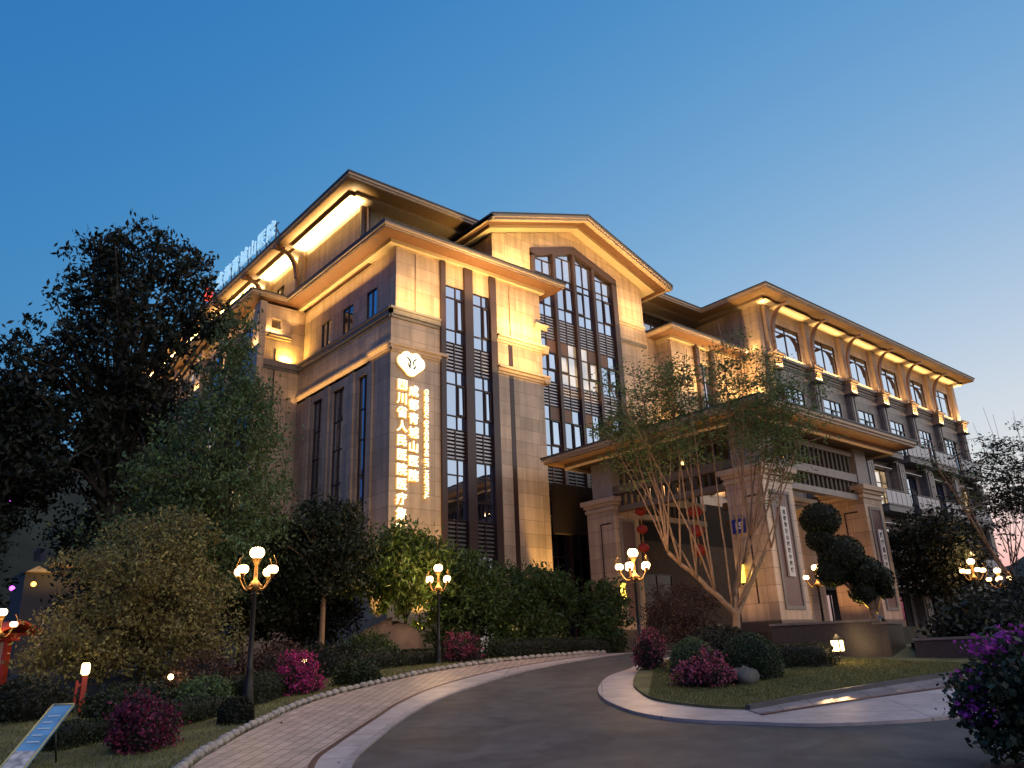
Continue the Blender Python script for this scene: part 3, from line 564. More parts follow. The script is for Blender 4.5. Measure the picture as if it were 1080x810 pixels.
# --- wash lights on the facade ---
def wash(x0, x1, y, z, p, col=WARM, d=(0, .22, 1)):
    off = 1.0; p = p*1.9; area(B, ((x0+x1)/2, y-off, z-.1), (0, .42, 1), x1-x0, .06, p, col)
wash(16.9, 19.2, YT-.16, 16.28, 42); wash(22.7, 25.4, YT-.2, 16.42, 75); wash(22.7, 25.5, YT-.2, 14.8, 40); wash(19.6, 22.2, YT-.36, 18.25, 34)
wash(16.6, 19.4, YT-.34, 14.22, 5, WARM, (0, .3, 1)); area(B, (XT-.34, 28.2, 14.22), (.3, 0, 1), 1.7, .05, 4, align=(0, 1, 0)); area(B, (XT-.24, 32.8, 14.16), (.3, 0, 1), 7, .05, 15, align=(0, 1, 0))
area(B, (XT-.45, 32.2, 18.35), (-.02, 0, 1), 8, .06, 75, WARM, align=(0, 1, 0), spread=150)
area(B, (15.9, 36.25, 16.3), (0, .18, 1), .5, .05, 45, (1, .6, .12)); area(B, (15.0, 36.25, 17.75), (0, .2, 1), 1.0, .05, 14)
area(B, (XW-.3, 37, 17.8), (.2, 0, 1), 1.3, .05, 10, align=(0, 1, 0)); area(B, (14.2, 50, 18.6), (0, 0, 1), 26, .05, 70, align=(0, 1, 0)); area(B, (14.5, 50, 20.0), (.1, 0, 1), 26, .05, 130, align=(0, 1, 0))
wash(23.4, 26.0, YG-.4, 20.0, 95, (1, .66, .22), (0, .2, 1)); wash(26.2, 32.5, YG-.9, 22.0, 42, WARM, (0, .3, 1)); wash(32.9, 35.1, YG-.25, 20.2, 34); wash(32.9, 35.1, YG-.3, 19.0, 10); wash(32.9, 36, YG-.25, 10.5, 80)
wash(36.5, 43.2, YT-.3, 10.6, 170, WARM, (0, .16, 1)); wash(36.5, 43.2, YT-.3, 16.5, 120, WARM); area(B, (XL-.25, 27.8, 14), (.2, 0, 1), .8, .05, 20, align=(0, 1, 0))
spot(B, (25.1, YT-1.1, 1.75), (25.3, YT, 8), 2600, 36, (1, .6, .16)); spot(B, (18.2, YT-1.2, 1.75), (17.9, YT, 6.5), 2200, 50, (1, .6, .16)); spot(B, (XT-1.0, 27.9, 1.75), (XT, 28.1, 7), 700, 50, (1, .6, .16))
mb = MB(); [mb.box(x-.12, x+.12, y-.12, y+.12, 1.5, 1.68) for x, y in ((25.1, YT-1.1), (18.2, YT-1.2), (XT-1.0, 27.9))]; mb.build('uplight', FRAME, B)
# ------------------------------------------------------------------ portico
PT = thing('entrance_portico', (30.5, 20, 1.5), 'stone drive-through entrance canopy with four square pillars and wide hipped eaves', 'portico')
pp = [(24.24, 14.62), (36.85, 14.62), (36.85, 26.3), (24.24, 26.3)]
eave(pp, 10.1, PT, band=.75, m3=mat('portico_soffit', (.10, .06, .04), .6))
mb = MB(); q = offset_poly(pp, .75); q2 = offset_poly(pp, .83)
for i in range(4): a, b, c, d = q[i], q[(i+1) % 4], q2[(i+1) % 4], q2[i]; mb.prism([a, b, c, d], 9.55, 9.645)
mb.build('soffit_frame', SCREAM, PT)
mb = MB(); mb.add([(24.3, 14.7, 10.18), (36.8, 14.7, 10.18), (36.8, 26.2, 10.18), (24.3, 26.2, 10.18), (29, 19.2, 11.4), (32, 19.2, 11.4), (32, 21.8, 11.4), (29, 21.8, 11.4)], [(0, 1, 5, 4), (1, 2, 6, 5), (2, 3, 7, 6), (3, 0, 4, 7), (4, 5, 6, 7)]); mb.build('roof', ROOF, PT)
def pillar(x0, x1, y0, y1, top=8.0, panel=True):
    mb = MB(); mb.box(x0, x1, y0, y1, 2.38, top-.55); o = mb.build('pillar', PILL, PT)
    mb = MB(); mb.box(x0-.05, x1+.05, y0-.05, y1+.05, 1.3, 2.38); mb.build('plinth', PLIN, o)
    mb = MB(); mb.box(x0-.06, x1+.06, y0-.06, y1+.06, top-.55, top-.42); mb.box(x0-.02, x1+.02, y0-.02, y1+.02, top-.42, top-.34); mb.box(x0-.1, x1+.1, y0-.1, y1+.1, top-.34, top-.2); mb.box(x0-.2, x1+.2, y0-.2, y1+.2, top-.2, top); mb.build('cap', SCREAM, o)
    if panel:
        a, b = x0+(x1-x0)*.18, x1-(x1-x0)*.18; mb = MB()
        for r in ((a, b, 2.75, 2.87), (a, b, 6.95, 7.07), (a, a+.12, 2.87, 6.95), (b-.12, b, 2.87, 6.95)): mb.box(r[0], r[1], y0-.05, y0-.001, r[2], r[3])
        f = mb.build('panel_frame', GREYT, o); mb = MB(); mb.box(a+.12, b-.12, y0-.015, y0-.001, 2.87, 6.95); mb.build('recessed_panel', mat('red_granite', (.13, .07, .065), .3, noise=.2, nscale=15), o)
    mb = MB(); yy = (y0+y1)/2; mb.box(x0-.012, x0-.001, yy-.03, yy+.03, 3.0, 6.9); mb.box(x0-.012, x0-.001, yy-.6, yy-.03, 6.84, 6.9); mb.build('reveal_groove', FRAME, o)
    return o
pillar(25.7, 27.75, 15.9, 17.5); pillar(33.4, 35.05, 15.9, 17.8); pillar(25.7, 27.3, 23.36, 25.0); pillar(33.4, 35.05, 19.2, 20.9, panel=False)
LP = mat('pale_stone_post', (.33, .30, .28), .5, noise=.1)
for x0, x1, y0, y1 in ((25.85, 27.0, 16.05, 17.2), (33.6, 34.6, 16.05, 17.2), (25.85, 27.0, 23.5, 24.7), (33.6, 34.6, 19.4, 20.5)):
    mb = MB(); mb.box(x0, x1, y0, y1, 8.001, 9.64); mb.build('post', LP, PT)
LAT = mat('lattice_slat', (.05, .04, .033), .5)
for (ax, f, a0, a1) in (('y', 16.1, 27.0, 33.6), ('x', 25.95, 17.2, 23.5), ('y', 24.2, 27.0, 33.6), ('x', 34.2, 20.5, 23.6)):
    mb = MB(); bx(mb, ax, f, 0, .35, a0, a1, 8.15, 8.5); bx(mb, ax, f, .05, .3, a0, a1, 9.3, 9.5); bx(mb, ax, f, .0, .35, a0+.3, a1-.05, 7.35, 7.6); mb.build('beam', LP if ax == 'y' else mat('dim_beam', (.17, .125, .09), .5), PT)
    mb = MB(); n = int((a1-a0)/.36)
    for k in range(n): a = a0+.1+k*.36; bx(mb, ax, f, .1, .22, a, a+.14, 8.5, 9.3); bx(mb, ax, f, .1, .22, a, a+.14, 7.6, 8.15)
    mb.build('lattice', LAT, PT)
mb = MB(); mb.box(33.3, 33.75, 17.81, 19.19, 7.05, 7.4); mb.build('lintel', SCREAM, PT)
# lamps under the portico roof
LAMPG = mat('lamp_diffuser', (.9, .8, .6), .5, emit=(1, .55, .18), es=4)
for x, y in ((28.9, 18.5), (32, 18.5), (28.9, 21.8), (32, 21.8)):
    mb = MB(); mb.lathe([(.001, 0), (.16, 0), (.16, .1), (.001, .1)], (x, y, 9.53), 12); mb.build('downlight', LAMPG, PT); area(PT, (x, y, 9.5), (0, 0, -1), .3, .3, 9, (1, .55, .22))
spot(PT, (31.2, 17.2, 1.8), (33.4, 17.0, 5.5), 260, 80, (1, .5, .2)); spot(PT, (23.2, 17.9, 1.8), (25.7, 16.9, 5), 150, 80, (1, .56, .26)); spot(PT, (24.5, 20.8, 1.8), (26.3, 24, 5), 130, 80, (1, .56, .26))
spot(PT, (33.05, 18.9, 1.8), (33.35, 20.2, 6), 170, 50, (1, .6, .16)); spot(PT, (27.9, 15.3, 1.8), (33.6, 26, 7), 0, 60)
area(PT, (24.75, 20.5, 9.2), (-.3, 0, 1), 10.5, .05, 13, align=(0, 1, 0)); area(PT, (30.5, 15.15, 9.2), (0, -.3, 1), 11, .05, 14)
area(PT, (23.9, 22, 9.65), (-.2, 0, -.1), 7, .04, 0.01)
# entrance hall behind
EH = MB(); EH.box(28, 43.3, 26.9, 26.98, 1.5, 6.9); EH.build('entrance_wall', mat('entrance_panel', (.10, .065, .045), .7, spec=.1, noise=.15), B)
window('y', 26.7, 28.5, 33.5, 1.55, 5.2, [29.7, 31, 32.3], [4.1], glass=mat('door_glass', (.015, .013, .012), .15, spec=.3))
# ------------------------------------------------------------------ writing
FNT = None
def text_mesh(name, s, size, m, parent, M, depth=.02, bold=0.0, mats=None):
    cu = bpy.data.curves.new(name, 'FONT'); cu.body = s; cu.size = size; cu.align_x = 'CENTER'; cu.align_y = 'CENTER'; cu.extrude = depth; cu.offset = bold; cu.resolution_u = 3
    o = bpy.data.objects.new(name, cu); COL.objects.link(o); bpy.context.view_layer.update()
    me = bpy.data.meshes.new_from_object(o.evaluated_get(bpy.context.evaluated_depsgraph_get())); bpy.data.objects.remove(o); bpy.data.curves.remove(cu)
    me.transform(M); me.materials.clear(); return me
def frame(o, x, y):   # matrix: local x->x dir, y->y dir
    x = Vector(x).normalized(); y = Vector(y).normalized(); z = x.cross(y); m = Matrix((x, y, z)).transposed().to_4x4(); m.translation = Vector(o); return m
def letters(name, items, m, parent, size, depth=.03, bold=.01):
    L0 = LOC.get(parent, Vector((0, 0, 0))); mes = []
    for s, o, x, y in items:
        mes.append(text_mesh('t', s, size, m, parent, frame(Vector(o)-L0, x, y), depth, bold))
    mb = MB()
    for me in mes:
        mb.add([tuple(v.co) for v in me.vertices], [tuple(p.vertices) for p in me.polygons]); bpy.data.meshes.remove(me)
    return mb.build(name, m, parent, local=True)
LETW = mat('warm_lit_letter', (.9, .85, .7), .5, emit=(1, .86, .56), es=1.8)
LETH = mat('yellow_lit_halo', (.9, .7, .3), .5, emit=(1, .62, .16), es=.55)
def facade_sign(name, chars, x, z0, pitch, size, label, rot=False):
    t = thing(name, (x, YT-.02, z0), label, 'sign')
    if rot: items = [(chars, (x, YT-.14, z0-pitch*len(chars)/2), (0, 0, -1), (1, 0, 0))]; it2 = [(chars, (x, YT-.08, z0-pitch*len(chars)/2), (0, 0, -1), (1, 0, 0))]
    else: items = [(ch, (x, YT-.14, z0-pitch*(i+.5)), (1, 0, 0), (0, 0, 1)) for i, ch in enumerate(chars)]; it2 = [(s, (o[0], YT-.08, o[2]), a, b) for s, o, a, b in items]
    letters('lettering', items, LETW, t, size, .02, size*.012); letters('letter_rim', it2, LETH, t, size, .05, size*.02); return t
facade_sign('vertical_sign', '四川省人民医院医疗集团', 17.2, 12.98, .618, .53, 'taller outer column of glowing white Chinese characters at the tower corner')
facade_sign('vertical_sign', '成都青城山医院', 17.78, 12.78, .618, .52, 'shorter inner column of seven glowing Chinese characters beside the tower corner')
facade_sign('vertical_sign', 'CHENGDU QINGCHENG MT. HOSPITAL', 18.43, 12.75, .163, .27, 'thin column of small glowing Latin capitals turned sideways on the tower', rot=True)
# cloud-shaped emblem with dark figure lines
t = thing('emblem_sign', (17.65, YT-.02, 13.75), 'glowing white cloud shaped emblem above the lit characters on the tower', 'sign')
out = []
for (cx, cz, r, a0, a1) in ((17.26, 13.8, .3, 235, 110), (17.42, 14.0, .26, 150, 50), (17.88, 14.0, .26, 130, 30), (18.04, 13.8, .3, 70, -55), (17.65, 13.52, .34, -35, -145)):
    for k in range(9): a = rad(a0+(a1-a0)*k/8); out.append((cx+r*c_(a), cz+r*s_(a)))
out = out[::-1]
mb = MB(); mb.eprism([(x, YT-.16, z) for x, z in out], (0, .06, 0)); mb.build('emblem_face', LETW, t)
mb = MB(); mb.eprism([(17.64+(x-17.64)*1.05, YT-.098, 13.8+(z-13.8)*1.05) for x, z in out], (0, .05, 0)); mb.build('emblem_rim', LETH, t)
mb = MB(); DKL = mat('dark_emblem_line', (.02, .05, .05), .5)
for pts in (((17.38, 14.0), (17.5, 13.92), (17.58, 13.8), (17.58, 13.6)), ((17.9, 14.0), (17.8, 13.92), (17.71, 13.8), (17.71, 13.6)), ((17.48, 13.78), (17.5, 13.62), (17.58, 13.52)), ((17.84, 13.74), (17.82, 13.6), (17.74, 13.5))): mb.tube([(x, YT-.165, z) for x, z in pts], [.02, .042, .042, .02][:len(pts)], 6)
mb.build('figure_line', DKL, t)
# rooftop letters seen edge-on from the street
LETB = mat('pale_blue_letter', (.5, .7, .8), .4, emit=(.42, .72, .95), es=.6)
LETR = mat('red_emblem', (.7, .05, .03), .4, emit=(1, .08, .04), es=1.6)
t = thing('rooftop_sign', (15.3, 42.7, 23.35), 'row of tall pale blue Chinese letters standing on the roof edge', 'sign')
letters('lettering', [(ch, (15.25, 45.6-1.28*i, 24.42), (0, -1, 0), (0, 0, 1)) for i, ch in enumerate('成都青城山医院')], LETB, t, 1.18, .04, .0)
mb = MB(); mb.tube([(15.2, 47.6, 24.35), (15.45, 47.6, 24.35)], .45, 16); mb.build('red_emblem', LETR, t)
mb = MB()
for y in [37.6+1.28*i for i in range(9)]: mb.box(15.4, 15.46, y-.03, y+.03, 23.3, 24.9); mb.obox((15.45, y-.02, 24.5), (.8, 0, -1.2), (0, .04, 0), (.05, 0, .05))
mb.box(15.38, 15.42, 37.2, 48.1, 23.75, 23.82); mb.box(15.38, 15.42, 37.2, 48.1, 24.75, 24.8); mb.build('support_frame', FRAME, t)
# pillar plaques and blue number plate
PLQ = mat('white_plaque', (.62, .6, .58), .45); INK = mat('dark_ink', (.02, .02, .03), .5)
def plaque(x0, x1, z0, z1, txt, label):
    t = thing('plaque', ((x0+x1)/2, 15.88, z0), label, 'plaque'); mb = MB(); mb.box(x0, x1, 15.80, 15.868, z0, z1); mb.build('board', PLQ, t); n = len(txt); p = (z1-z0-.2)/n
    letters('lettering', [(ch, ((x0+x1)/2, 15.797, z1-.1-p*(i+.5)), (1, 0, 0), (0, 0, 1)) for i, ch in enumerate(txt)], INK, t, min(p*.82, (x1-x0)*.8), .002, .006)
plaque(26.52, 26.92, 3.9, 6.45, '成都青城山医院中医馆', 'long white vertical plaque with dark characters on the pillar nearest the road')
plaque(34.02, 34.42, 3.4, 6.1, '医疗集团康复医院', 'narrower pale plaque with dark characters on the right front pillar')
t = thing('number_plate', (25.66, 17.1, 5.8), 'small blue square plate with white mark on the big pillar behind the tree', 'sign')
mb = MB(); mb.box(25.6, 25.64, 16.8, 17.36, 5.55, 6.08); mb.build('plate', mat('blue_enamel', (.01, .02, .22), .35), t); letters('lettering', [('15', (25.596, 17.08, 5.82), (0, -1, 0), (0, 0, 1))], PLQ, t, .34, .003, .012)
# ------------------------------------------------------------------ lamps
GLOBE = mat('glowing_globe', (.95, .9, .8), .4, emit=(1, .60, .24), es=7)
IRON = mat('dark_cast_iron', (.03, .03, .028), .4, metal=.6); BRASS = mat('aged_brass', (.30, .17, .05), .4, metal=.7)
def street_lamp(loc, label, sc=1, ang=.3, n=4, power=26, zrot=0):
    t = thing('street_lamp', loc, label, 'street lamp', 'globe street lamps along the drive'); t.scale = (sc,)*3
    mb = MB(); mb.lathe([(.17, 0), (.17, .06), (.13, .09), (.14, .2), (.11, .5), (.075, .75), (.085, .8), (.06, .86), (.055, 1.2), (.045, 2.2), (.06, 2.24), (.06, 2.3), (.03, 2.36)], (0, 0, 0), 14); mb.build('post', IRON, t, local=True)
    mb = MB(); mb.lathe([(.03, 2.3), (.11, 2.36), (.13, 2.44), (.09, 2.5), (.04, 2.56), (.035, 2.85), (.055, 2.9), (.10, 2.97), (.10, 3.0)], (0, 0, 0), 12)
    for k in range(n):
        a = ang+k*2*math.pi/n; d = Vector((c_(a), s_(a), 0)); pts = [d*(.06+.36*u)+Vector((0, 0, 2.42-.16*s_(u*math.pi)+.2*u)) for u in [i/8 for i in range(9)]]
        mb.tube(pts, [.02-.006*i/8 for i in range(9)], 6); e = pts[-1]; mb.lathe([(.015, -.06), (.05, 0), (.07, .04)], tuple(e), 8)
        q = [e+Vector((0, 0, .02)), e+d*.09+Vector((0, 0, .08)), e+d*.10+Vector((0, 0, .26)), e+d*.02+Vector((0, 0, .42))]; mb.tube(q, .009, 5)
        s2 = [d*(.1+.1*c_(w))+Vector((0, 0, 2.36+.1*s_(w))) for w in [i*.7 for i in range(8)]]; mb.tube(s2, .011, 5)
    mb.build('arm', BRASS, t, local=True)
    pr = [(.06, 0), (.10, .02), (.135, .07), (.14, .12), (.125, .17), (.09, .20), (.001, .21)]
    for k in range(n):
        a = ang+k*2*math.pi/n; e = Vector((c_(a)*.42, s_(a)*.42, 2.65)); mb = MB(); mb.lathe([(r*.85, z*.85) for r, z in pr], tuple(e), 14); mb.build('globe', GLOBE, t, local=True)
    mb = MB(); mb.lathe([(r*1.1, z*1.1) for r, z in pr], (0, 0, 3.0), 16); mb.build('globe', GLOBE, t, local=True)
    point(t, (0, 0, 3.36), power*2.6, (1, .60, .28), .12, True); point(t, (0, 0, 2.66), power*2.0, (1, .60, .28), .3, True); return t
def on(x, y, dz=0): return (x, y, H(x, y)+dz)
street_lamp(on(6.86, 16.53, -.02), 'tall globe lamp post on the left lawn among clipped hedges', 1.0, .5, 4, 22)
street_lamp(on(14.3, 20.45), 'globe lamp post half hidden by lit leaves below the tower', .9, .2, 4, 40)
street_lamp(on(16.45, 14.38), 'globe lamp post at the island tip in front of the portico', .93, 1.05, 5, 60)
street_lamp(on(24.3, 13.55), 'globe lamp post between the portico pillars beside the clipped cloud tree', .78, 1.9, 3, 18)
street_lamp(on(37.0, 13.5), 'farther globe lamp post under the right hand trees', 1.0, .8, 4, 24)
street_lamp(on(29.0, 9.85), 'globe lamp post cut by the right edge of the photo', .68, .4, 4, 24)
# small garden lantern on the island, red post lights, wall lanterns
LANT = mat('lantern_glass', (.9, .85, .7), .4, emit=(1, .68, .3), es=7)
t = thing('garden_lantern', on(18.7, 10.17), 'short square garden lantern glowing on the island lawn', 'lantern')
mb = MB(); mb.lathe([(.09, 0), (.09, .04), (.04, .1), (.035, .22), (.05, .26)], (0, 0, 0), 10); mb.lathe([(.02, .22), (.03, .3), (.12, .34), (.12, .36)], (0, 0, .0), 10)
for k in (-1, 1):
    for j in (-1, 1): mb.box(k*.11-.012, k*.11+.012, j*.11-.012, j*.11+.012, .36, .62)
mb.box(-.14, .14, -.14, .14, .62, .65); mb.lathe([(.13, .65), (.05, .72), (.01, .76)], (0, 0, 0), 4, False); mb.build('frame', IRON, t, local=True)
mb = MB(); mb.box(-.10, .10, -.10, .10, .37, .61); mb.build('glass', LANT, t, local=True); point(t, (0, -.0, .82), 9, (1, .6, .26), .12, True); point(t, (-.25, -.3, .45), 14, (1, .6, .26), .08, True)
REDP = mat('red_painted_wood', (.30, .035, .02), .45, noise=.2)
t = thing('path_light', on(4.42, 19.2), 'short red post light with small lit head on the dark lawn', 'post light')
mb = MB(); mb.box(-.05, .05, -.05, .05, 0, .72); mb.box(-.16, -.11, -.04, .04, .1, .62); mb.box(-.16, .05, -.03, .03, .5, .56); mb.build('post', REDP, t, local=True)
mb = MB(); mb.lathe([(.05, .72), (.085, .76), (.085, .92), (.06, .96)], (0, 0, 0), 10); mb.build('lamp_head', LANT, t, local=True); point(t, (.2, -.35, .9), 2.5, (1, .5, .2), .05, True)
for nm, x, y, z, lab in (('wall_lantern', 25.52, 23.0, 3.6, 'lit yellow lantern on the far left portico pillar'), ('wall_lantern', 25.52, 17.15, 3.75, 'lit yellow lantern behind the trunk on the big pillar')):
    t = thing(nm, (x, y, z), lab, 'lantern'); mb = MB(); mb.lathe([(.07, 0), (.11, .03), (.12, .62), (.07, .68)], (x, y, z), 12); mb.build('glass', mat('yellow_lantern_glass', (.9, .7, .2), .4, emit=(1, .66, .08), es=2.2), t)
    mb = MB(); mb.lathe([(.03, -.08), (.09, 0)], (x, y, z), 8); mb.lathe([(.13, .66), (.04, .76), (.01, .82)], (x, y, z), 8); mb.box(x, x+.18, y-.02, y+.02, z+.7, z+.74); mb.build('bracket', IRON, t); point(t, (x-.22, y, z+.4), 7, (1, .62, .15), .08)
RLAN = mat('red_lantern_cloth', (.24, .015, .01), .55, emit=(1, .05, .02), es=.02)
def lantern_string(x, y, z, n, label, r=.24):
    t = thing('lantern_string', (x, y, z), label, 'red lanterns')
    mb = MB(); mb.tube([(x, y, z+.35), (x, y, z-.78*n)], .012, 5); [mb.lathe([(.03, 0), (.035, -.22), (.02, -.24)], (x, y, z-.78*k-.52), 6) for k in range(n)]; mb.build('cord', mat('gold_tassel', (.45, .25, .05), .5), t)
    for k in range(n):
        mb = MB(); q = 20; prof = [(max(.04, r*s_(math.pi*(i+1)/10)), -.8*r*c_(math.pi*(i+1)/10)) for i in range(9)]; mb.lathe(prof, (x, y, z-.78*k-.2), q); mb.build('lantern', RLAN, t)
lantern_string(26.3, 22.35, 7.45, 3, 'string of three red lanterns beside the far left portico pillar'); lantern_string(26.3, 19.5, 7.0, 3, 'string of red lanterns hanging in the middle of the portico opening', .3)
# ------------------------------------------------------------------ kiosk, info board, planters
t = thing('notice_board', on(3.0, 22.3), 'red framed notice board with small gabled roof at the left edge', 'notice board')
x, y, z = on(3.0, 22.3, -.25); d = Vector((c_(rad(-62)), s_(rad(-62)), 0)); nrm = Vector((d.y, -d.x, 0)); o0 = Vector((x, y, z))
def ob(mb, u0, u1, v0, v1, z0, z1): mb.obox(o0+d*u0+nrm*v0+Vector((0, 0, z0)), d*(u1-u0), nrm*(v1-v0), (0, 0, z1-z0))
mb = MB(); ob(mb, .62, .74, -.06, .06, 0, 1.75); ob(mb, -1.3, -1.18, -.06, .06, 0, 1.75); ob(mb, -1.5, .95, -.07, .07, 1.62, 1.72); ob(mb, -1.2, .65, -.04, .04, .3, .4); mb.build('frame', REDP, t)
mb = MB(); mb.obox(o0+d*-1.18+Vector((0, 0, .4)), d*1.8, nrm*.03, (0, 0, 1.2)); mb.build('panel', mat('notice_paper', (.42, .33, .28), .6, noise=.15), t)
mb = MB()
for sgn in (-1, 1): a = o0+d*-1.65+Vector((0, 0, 2.0)); mb.obox(a, d*2.75, nrm*sgn*.55+Vector((0, 0, -.22)), (0, 0, .05))
ob(mb, .72, .85, -.5, .5, 1.74, 1.79); mb.build('roof', mat('red_roof_board', (.36, .05, .02), .5), t)
street_lamp(on(2.95, 20.6), 'lamp post behind the red notice board at the left edge', .66, .3, 1, 12)
t = thing('info_board', on(2.6, 13.7), 'slanted blue information board on a thin post in the left corner', 'information board')
A = Vector((2.92, 14.35, 1.12)); Bp = Vector((3.16, 14.14, 1.12)); C0 = Vector((2.1, 13.05, .38)); D0 = Vector((2.36, 12.85, .38)); n_ = (Bp-A).cross(C0-A).normalized(); n_ = n_ if n_.z > 0 else -n_
mb = MB(); mb.eprism([A, Bp, D0, C0], n_*-.03); mb.build('panel', mat('blue_board_print', (.16, .34, .52), .25, noise=.2, nscale=3), t)
mb = MB()
for p, q in ((A, Bp), (Bp, D0), (D0, C0), (C0, A)): mb.tube([p+n_*.01, q+n_*.01], .012, 5)
mb.build('frame', mat('yellow_metal_edge', (.5, .45, .2), .4), t); mb = MB(); e = A*.6+C0*.4; e2 = Bp*.6+D0*.4
for p in (e, e2): mb.tube([p-n_*.03, (p.x+.1, p.y+.1, H(p.x, p.y))], .014, 6)
mb.build('leg', IRON, t); mb = MB()
for k in range(5): u = .18+.1*k; p, q = A.lerp(C0, u).lerp(Bp.lerp(D0, u), .2), A.lerp(C0, u).lerp(Bp.lerp(D0, u), .75-.1*(k % 2)); mb.obox(p+n_*.004, (q-p), (C0-A)*.022, n_*.002)
mb.build('text_line', mat('pale_print', (.5, .6, .65), .4), t); mb = MB(); f = lambda u, v: A.lerp(C0, u).lerp(Bp.lerp(D0, u), v); mb.eprism([f(.72, .06)+n_*.003, f(.72, .94)+n_*.003, f(.97, .94)+n_*.003, f(.97, .06)+n_*.003], n_*.003); mb.build('picture', mat('pale_picture', (.5, .45, .4), .4, noise=.6, nscale=9), t)
def retaining(name, pts, w, z1, label):
    mb = MB(); cp = MB()
    for i in range(len(pts)-1):
        a, b = Vector((*pts[i], 0)), Vector((*pts[i+1], 0)); d = (b-a).normalized(); n = Vector((-d.y, d.x, 0))*w; mb.obox(a+Vector((0, 0, .7)), b-a, n, (0, 0, z1-.7)); cp.obox(a-d*.02-n*.12+Vector((0, 0, z1+.001)), (b-a)+d*.04, n*1.24, (0, 0, .06))
    t = thing(name, (*pts[0], 1.0), label, 'planter wall'); mb.build('wall', mat('dark_planter_granite', (.055, .045, .04), .35, noise=.3, nscale=18), t); cp.build('coping', mat('granite_coping', (.16, .14, .13), .35, noise=.2), t); return t
retaining('planter_wall', [(19.55, 12.45), (20.45, 9.9)], .3, 2.05, 'dark granite planter wall behind the glowing garden lantern')
retaining('planter_wall', [(20.5, 9.75), (23.2, 10.6)], .3, 1.98, 'short dark return wall of the raised planter')
retaining('planter_wall', [(20.6, 9.2), (22.2, 5.2)], .3, 1.55, 'lower granite planter wall at the right under the cycad')
mb = MB(); mb.prism([(19.9, 12.5), (20.75, 10.0), (23.2, 10.9), (27, 11.5), (27, 15.5), (22, 15.5), (21, 13.5)], 1.0, 1.95); tag(mb.build('planter_bed', EARTH), kind='structure')
mb = MB(); mb.prism([(20.95, 9.2), (22.5, 5.2), (30, 6), (30, 11.2), (23.3, 10.5)], 1.0, 1.5); tag(mb.build('planter_bed', EARTH), kind='structure')
t = thing('floodlight', (24.9, 12.0, 1.95), 'small floodlight throwing yellow light up the clipped cloud tree', 'floodlight'); mb = MB(); mb.obox((24.75, 12.1, 2.0), (.3, -.12, 0), (.06, .16, .1), (-.04, -.05, .22)); mb.box(24.85, 24.95, 12.0, 12.1, 1.95, 2.05); mb.build('housing', IRON, t)
mb = MB(); mb.obox((24.72, 12.06, 2.03), (.3, -.12, 0), (.05, .15, .09), (0, 0, .012)); mb.build('lens', mat('yellow_lens', (1, .9, .3), .4, emit=(1, .85, .12), es=3), t); spot(t, (24.6, 12.1, 2.15), (23.6, 12.2, 3.2), 160, 110, (1, .8, .15))
# far village house on the left
t = thing('distant_house', (13.6, 74, 6), 'far pale house with three lit eaves between the left trees', 'house'); mb = MB(); mb.box(11.5, 17.2, 72.5, 78, 1, 9.2); mb.build('wall', mat('pale_plaster', (.09, .08, .075), .7), t)
for k in range(3):
    x = 12.2+1.7*k; mb = MB(); mb.add([(x-.8, 71.6, 9+.5*k), (x+.9, 71.6, 9+.5*k), (x+.05, 71.9, 9.5+.5*k), (x+.05, 74, 9.5+.5*k), (x-.8, 74, 9+.5*k), (x+.9, 74, 9+.5*k)], [(0, 1, 2), (0, 2, 3, 4), (1, 5, 3, 2), (0, 4, 5, 1)]); mb.build('roof', mat('lit_yellow_roof', (.5, .33, .14), .6), t)
    mb = MB(); mb.box(x-.4, x+.5, 72.35, 72.45, 9.9+.4*k, 10.9+.4*k); mb.build('window', GLD, t)
area(t, (14.2, 70.3, 8.2), (0, .5, 1), 5, .1, 45)
BULB = {c: mat('bulb_'+c, v, .4, emit=v, es=8) for c, v in (('orange', (1, .35, .05)), ('violet', (.6, .05, .9)), ('white', (.9, .95, 1)))}
for i, (x, y, z, c, lab) in enumerate(((9.2, 62, 6.9, 'violet', 'tiny violet garland bulb by the far left house'), (10.4, 62, 7.2, 'orange', 'tiny orange bulb right of the violet one'), (7.6, 60, 12.4, 'orange', 'orange bulb high between the left trees'), (8.1, 60, 12.3, 'violet', 'violet bulb beside the high orange bulb'), (11.6, 60, 15.3, 'white', 'white bulb above the far house'))):
    t = thing('light_bulb', (x, y, z), lab, 'light bulb'); mb = MB(); mb.ball((x, y, z), .16, 8); mb.build('glass', BULB[c], t); mb = MB(); mb.tube([(x, y, z+.1), (x, y, z+.5)], .03, 5); mb.build('socket', IRON, t)
# ------------------------------------------------------------------ vegetation
def leafmat(name, col, island=.45, transl=.25, rough=.5): return mat(name, col, rough, spec=.3, island=island, transl=transl)
def leaves(rng, C, n, size, aspect=.45, flat=0., droop=0.):
    """n leaf quads centred on the rows of C; returns verts, faces"""
    d = rng.normal(size=(n, 3)); d[:, 2] = d[:, 2]*(1-flat)-droop; d /= np.linalg.norm(d, axis=1)[:, None]
    q = rng.normal(size=(n, 3)); q[:, 2] *= .4 if flat else 1; w = np.cross(d, q); w[:, 2] *= (1-flat); w /= np.linalg.norm(w, axis=1)[:, None]+1e-9
    s = size*rng.uniform(.6, 1.3, size=(n, 1)); a = C-d*s*.5; b = C+d*s*.5; m = C+d*s*.02
    V = np.stack([a, m+w*s*aspect*.5, b, m-w*s*aspect*.5], 1).reshape(-1, 3); F = np.arange(4*n).reshape(-1, 4); return V, F
